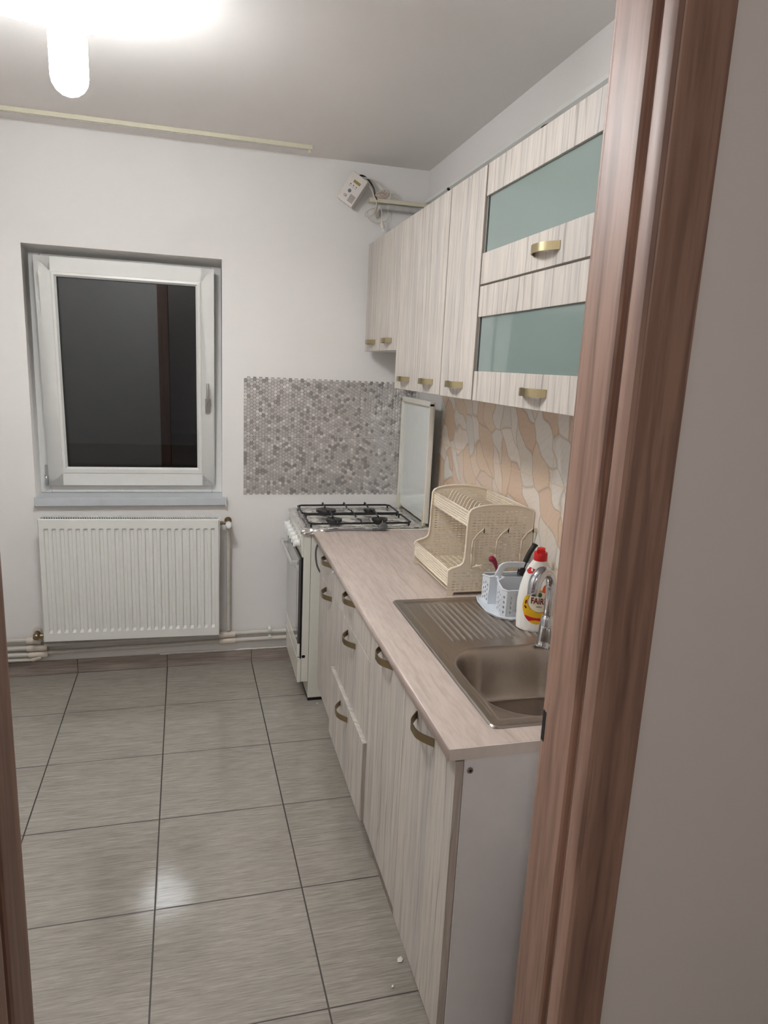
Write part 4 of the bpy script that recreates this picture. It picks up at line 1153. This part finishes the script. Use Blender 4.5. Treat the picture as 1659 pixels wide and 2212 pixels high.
# grey power cable with plug, and hoses in the gap
pc = thing('power_cable', 'grey power cord with round plug lying along the stove edge', 'power cord', (-.4, -.515, .862))
bm = BM(); tube(bm, spline([(-.575, -.530, .864), (-.52, -.520, .8645), (-.46, -.520, .8655), (-.40, -.526, .8655), (-.36, -.532, .8660), (-.340, -.532, .8675)], 6), .0042, 8); obj('cord', bm, M['greycable'], pc, smooth=True)
bm = BM(); tube(bm, [(-.352 + .0045 * i, -.532, .8675) for i in range(8)], [.0068 if i % 2 else .0050 for i in range(8)], 10); obj('strain_relief', bm, M['grey'], pc, smooth=True)
bm = BM(); tube(bm, [(-.322, -.532, .8685), (-.312, -.532, .873), (-.300, -.530, .878)], [.007, .012, .014], 12); 
lathe(bm, [(.016, -.012), (.0185, -.008), (.0185, .010), (.015, .013)], (-.296, -.530, .8800), 20, 'y')
obj('plug_body', bm, M['grey'], pc, smooth=True)
bm = BM(); tube(bm, [(-.300, -.522, .888), (-.300, -.520, .908)], .0024, 8); obj('plug_pins', bm, M['brass'], pc, smooth=True)
cable('gas_hose', [(-.590, -.56, .829), (-.614, -.578, .815), (-.6235, -.580, .790), (-.6235, -.580, .750), (-.614, -.580, .705), (-.590, -.585, .665), (-.55, -.60, .62)], .0045, M['grey'], 'dark hose looping in the gap between stove and cabinets', 'hose')

# ------------------------------------------------------------------ lamp: socket with three fold-out petals
LPX, LPY, LPZ = -.024, .15, .054
lp = thing('ceiling_lamp', 'glowing white bulb lamp with fold-out petals under the ceiling', 'lamp', ((-1.405 + LPX), (-1.60 + LPY), 2.598))
bm = BM(); lathe(bm, [(.045, 2.588), (.045, 2.598)], ((-1.405 + LPX), (-1.60 + LPY), 0), 24); tube(bm, [((-1.405 + LPX), (-1.60 + LPY), 2.59), ((-1.405 + LPX), (-1.60 + LPY), 2.565)], .006, 8)
obj('ceiling_rose', bm, M['white'], lp, smooth=True)
bm = BM(); lathe(bm, [(.016, 2.569), (.020, 2.564), (.020, 2.524), (.026, 2.516), (.034, 2.466), (.030, 2.462)], ((-1.405 + LPX), (-1.60 + LPY), 0), 24)
hs_o = obj('heat_sink', bm, M['heat'], lp, smooth=True)
bm = BM()
for k in range(24):
    a = 2 * pi * k / 24; c_, s_ = cos(a), sin(a)
    p0 = [((-1.405 + LPX) + c_ * q, (-1.60 + LPY) + s_ * q, z) for q, z in ((.026, 2.514), (.036, 2.466), (.030, 2.464), (.022, 2.514))]
    t_ = Vector((-s_, c_, 0)) * .0012
    A = [bm.verts.new(Vector(p) + t_) for p in p0]; B = [bm.verts.new(Vector(p) - t_) for p in p0]
    bm.faces.new(A); bm.faces.new(B[::-1])
    for i in range(4): bm.faces.new((A[i], A[(i + 1) % 4], B[(i + 1) % 4], B[i]))
obj('cooling_fins', bm, M['heat'], hs_o)
def petal(M4, L, W):
    n_ = 8; out = [(-W / 2, 0), (-W / 2, L - W / 2)] + [(-W / 2 * cos(pi * k / n_), L - W / 2 + W / 2 * sin(pi * k / n_)) for k in range(1, n_)] + [(W / 2, L - W / 2), (W / 2, 0)]
    return plate(out, [], .012, M4, bevel=.003)
# local petal plane: u across, v outwards
po = obj('lamp_petal', petal(Matrix.Translation((-1.424 + LPX, -1.61 + LPY, 2.402 + LPZ)) @ Matrix.Rotation(radians(-90 + 4), 4, 'X'), .182, .094), [M['lamp'], M['lampback']], lp)
for p_ in po.data.polygons:
    if p_.normal.y > .5: p_.material_index = 1      # the back of this petal shines more weakly
po = obj('lamp_petal', petal(Matrix.Translation((-1.390 + LPX, -1.60 + LPY, 2.405 + LPZ)) @ Matrix.Rotation(radians(-4), 4, 'Y') @ Matrix.Rotation(radians(-12), 4, 'X') @ Matrix.Rotation(radians(-90), 4, 'Z'), .165, .094), [M['lamp'], M['lampback']], lp)
for p_ in po.data.polygons:
    if p_.normal.z > .5: p_.material_index = 1
po = obj('lamp_petal', petal(Matrix.Translation((-1.430 + LPX, -1.60 + LPY, 2.405 + LPZ)) @ Matrix.Rotation(radians(4), 4, 'Y') @ Matrix.Rotation(radians(-12), 4, 'X') @ Matrix.Rotation(radians(90), 4, 'Z'), .182, .094), [M['lamp'], M['lampback']], lp)
for p_ in po.data.polygons:
    if p_.normal.z > .5: p_.material_index = 1

# crumbs
for x, y, s_, lb in ((-.5980, -2.049, .009, 'torn white paper scrap by the sink cabinet plinth'), (-.6404, -2.126, .0035, 'tiny white crumb on the floor nearest the sink cabinet'), (-.5914, -.5438, .005, 'tiny white crumb on the floor beside the stove foot')):
    bm = BM(); q = [bm.verts.new((x + s_ * a, y + s_ * b, .001 + .003 * c_)) for a, b, c_ in ((-1, -.7, 0), (.2, -1, .6), (1, .1, .1), (.5, 1, .8), (-.8, .6, .3))]
    q2 = [bm.verts.new(v.co + Vector((0, 0, .0012))) for v in q]; bm.faces.new(q[::-1]); bm.faces.new(q2)
    for k in range(5): bm.faces.new((q[k], q[(k + 1) % 5], q2[(k + 1) % 5], q2[k]))
    tag(obj('paper_scrap', bm, M['paper']), lb, 'scrap')

# ------------------------------------------------------------------ light, world, camera
wd = bpy.data.worlds.new('night'); S.world = wd; wd.use_nodes = True
bg = wd.node_tree.nodes['Background']; bg.inputs[0].default_value = (.9, .93, 1., 1); bg.inputs[1].default_value = .010
L = bpy.data.lights.new('hall_fill', 'POINT'); L.energy = 16.; L.shadow_soft_size = .12; L.color = (1., .97, .95)  # added fill light, brightens the hall wall and the cabinet side panel
lo = bpy.data.objects.new('hall_fill', L); COL.objects.link(lo); lo.location = (-1.5, -4.5, 2.25)
tag(lo, 'dim fill light added in the hallway behind the viewer', 'lamp')

cam = bpy.data.cameras.new('camera'); co = bpy.data.objects.new('camera', cam); COL.objects.link(co); S.camera = co
cam.sensor_fit = 'VERTICAL'; cam.sensor_height = 32; cam.lens = 1481.835 / 2212 * 32; cam.clip_start = .02
ya, pt, rl = radians(15.08306), radians(-11.97352), radians(2.70676)
f = Vector((sin(ya) * cos(pt), cos(ya) * cos(pt), sin(pt))); rt = f.cross(Vector((0, 0, 1))).normalized(); up = rt.cross(f)
RT = cos(rl) * rt + sin(rl) * up; UP = -sin(rl) * rt + cos(rl) * up
mw = Matrix((RT, UP, -f)).transposed().to_4x4(); mw.translation = (-1.12019, -3.58454, 1.62249)
co.matrix_world = mw

S.cycles.sample_clamp_indirect = 0
S.view_settings.view_transform = 'Standard'; S.view_settings.look = 'None'; S.view_settings.gamma = 1
S.view_settings.exposure = 0.0; S.view_settings.use_curve_mapping = False
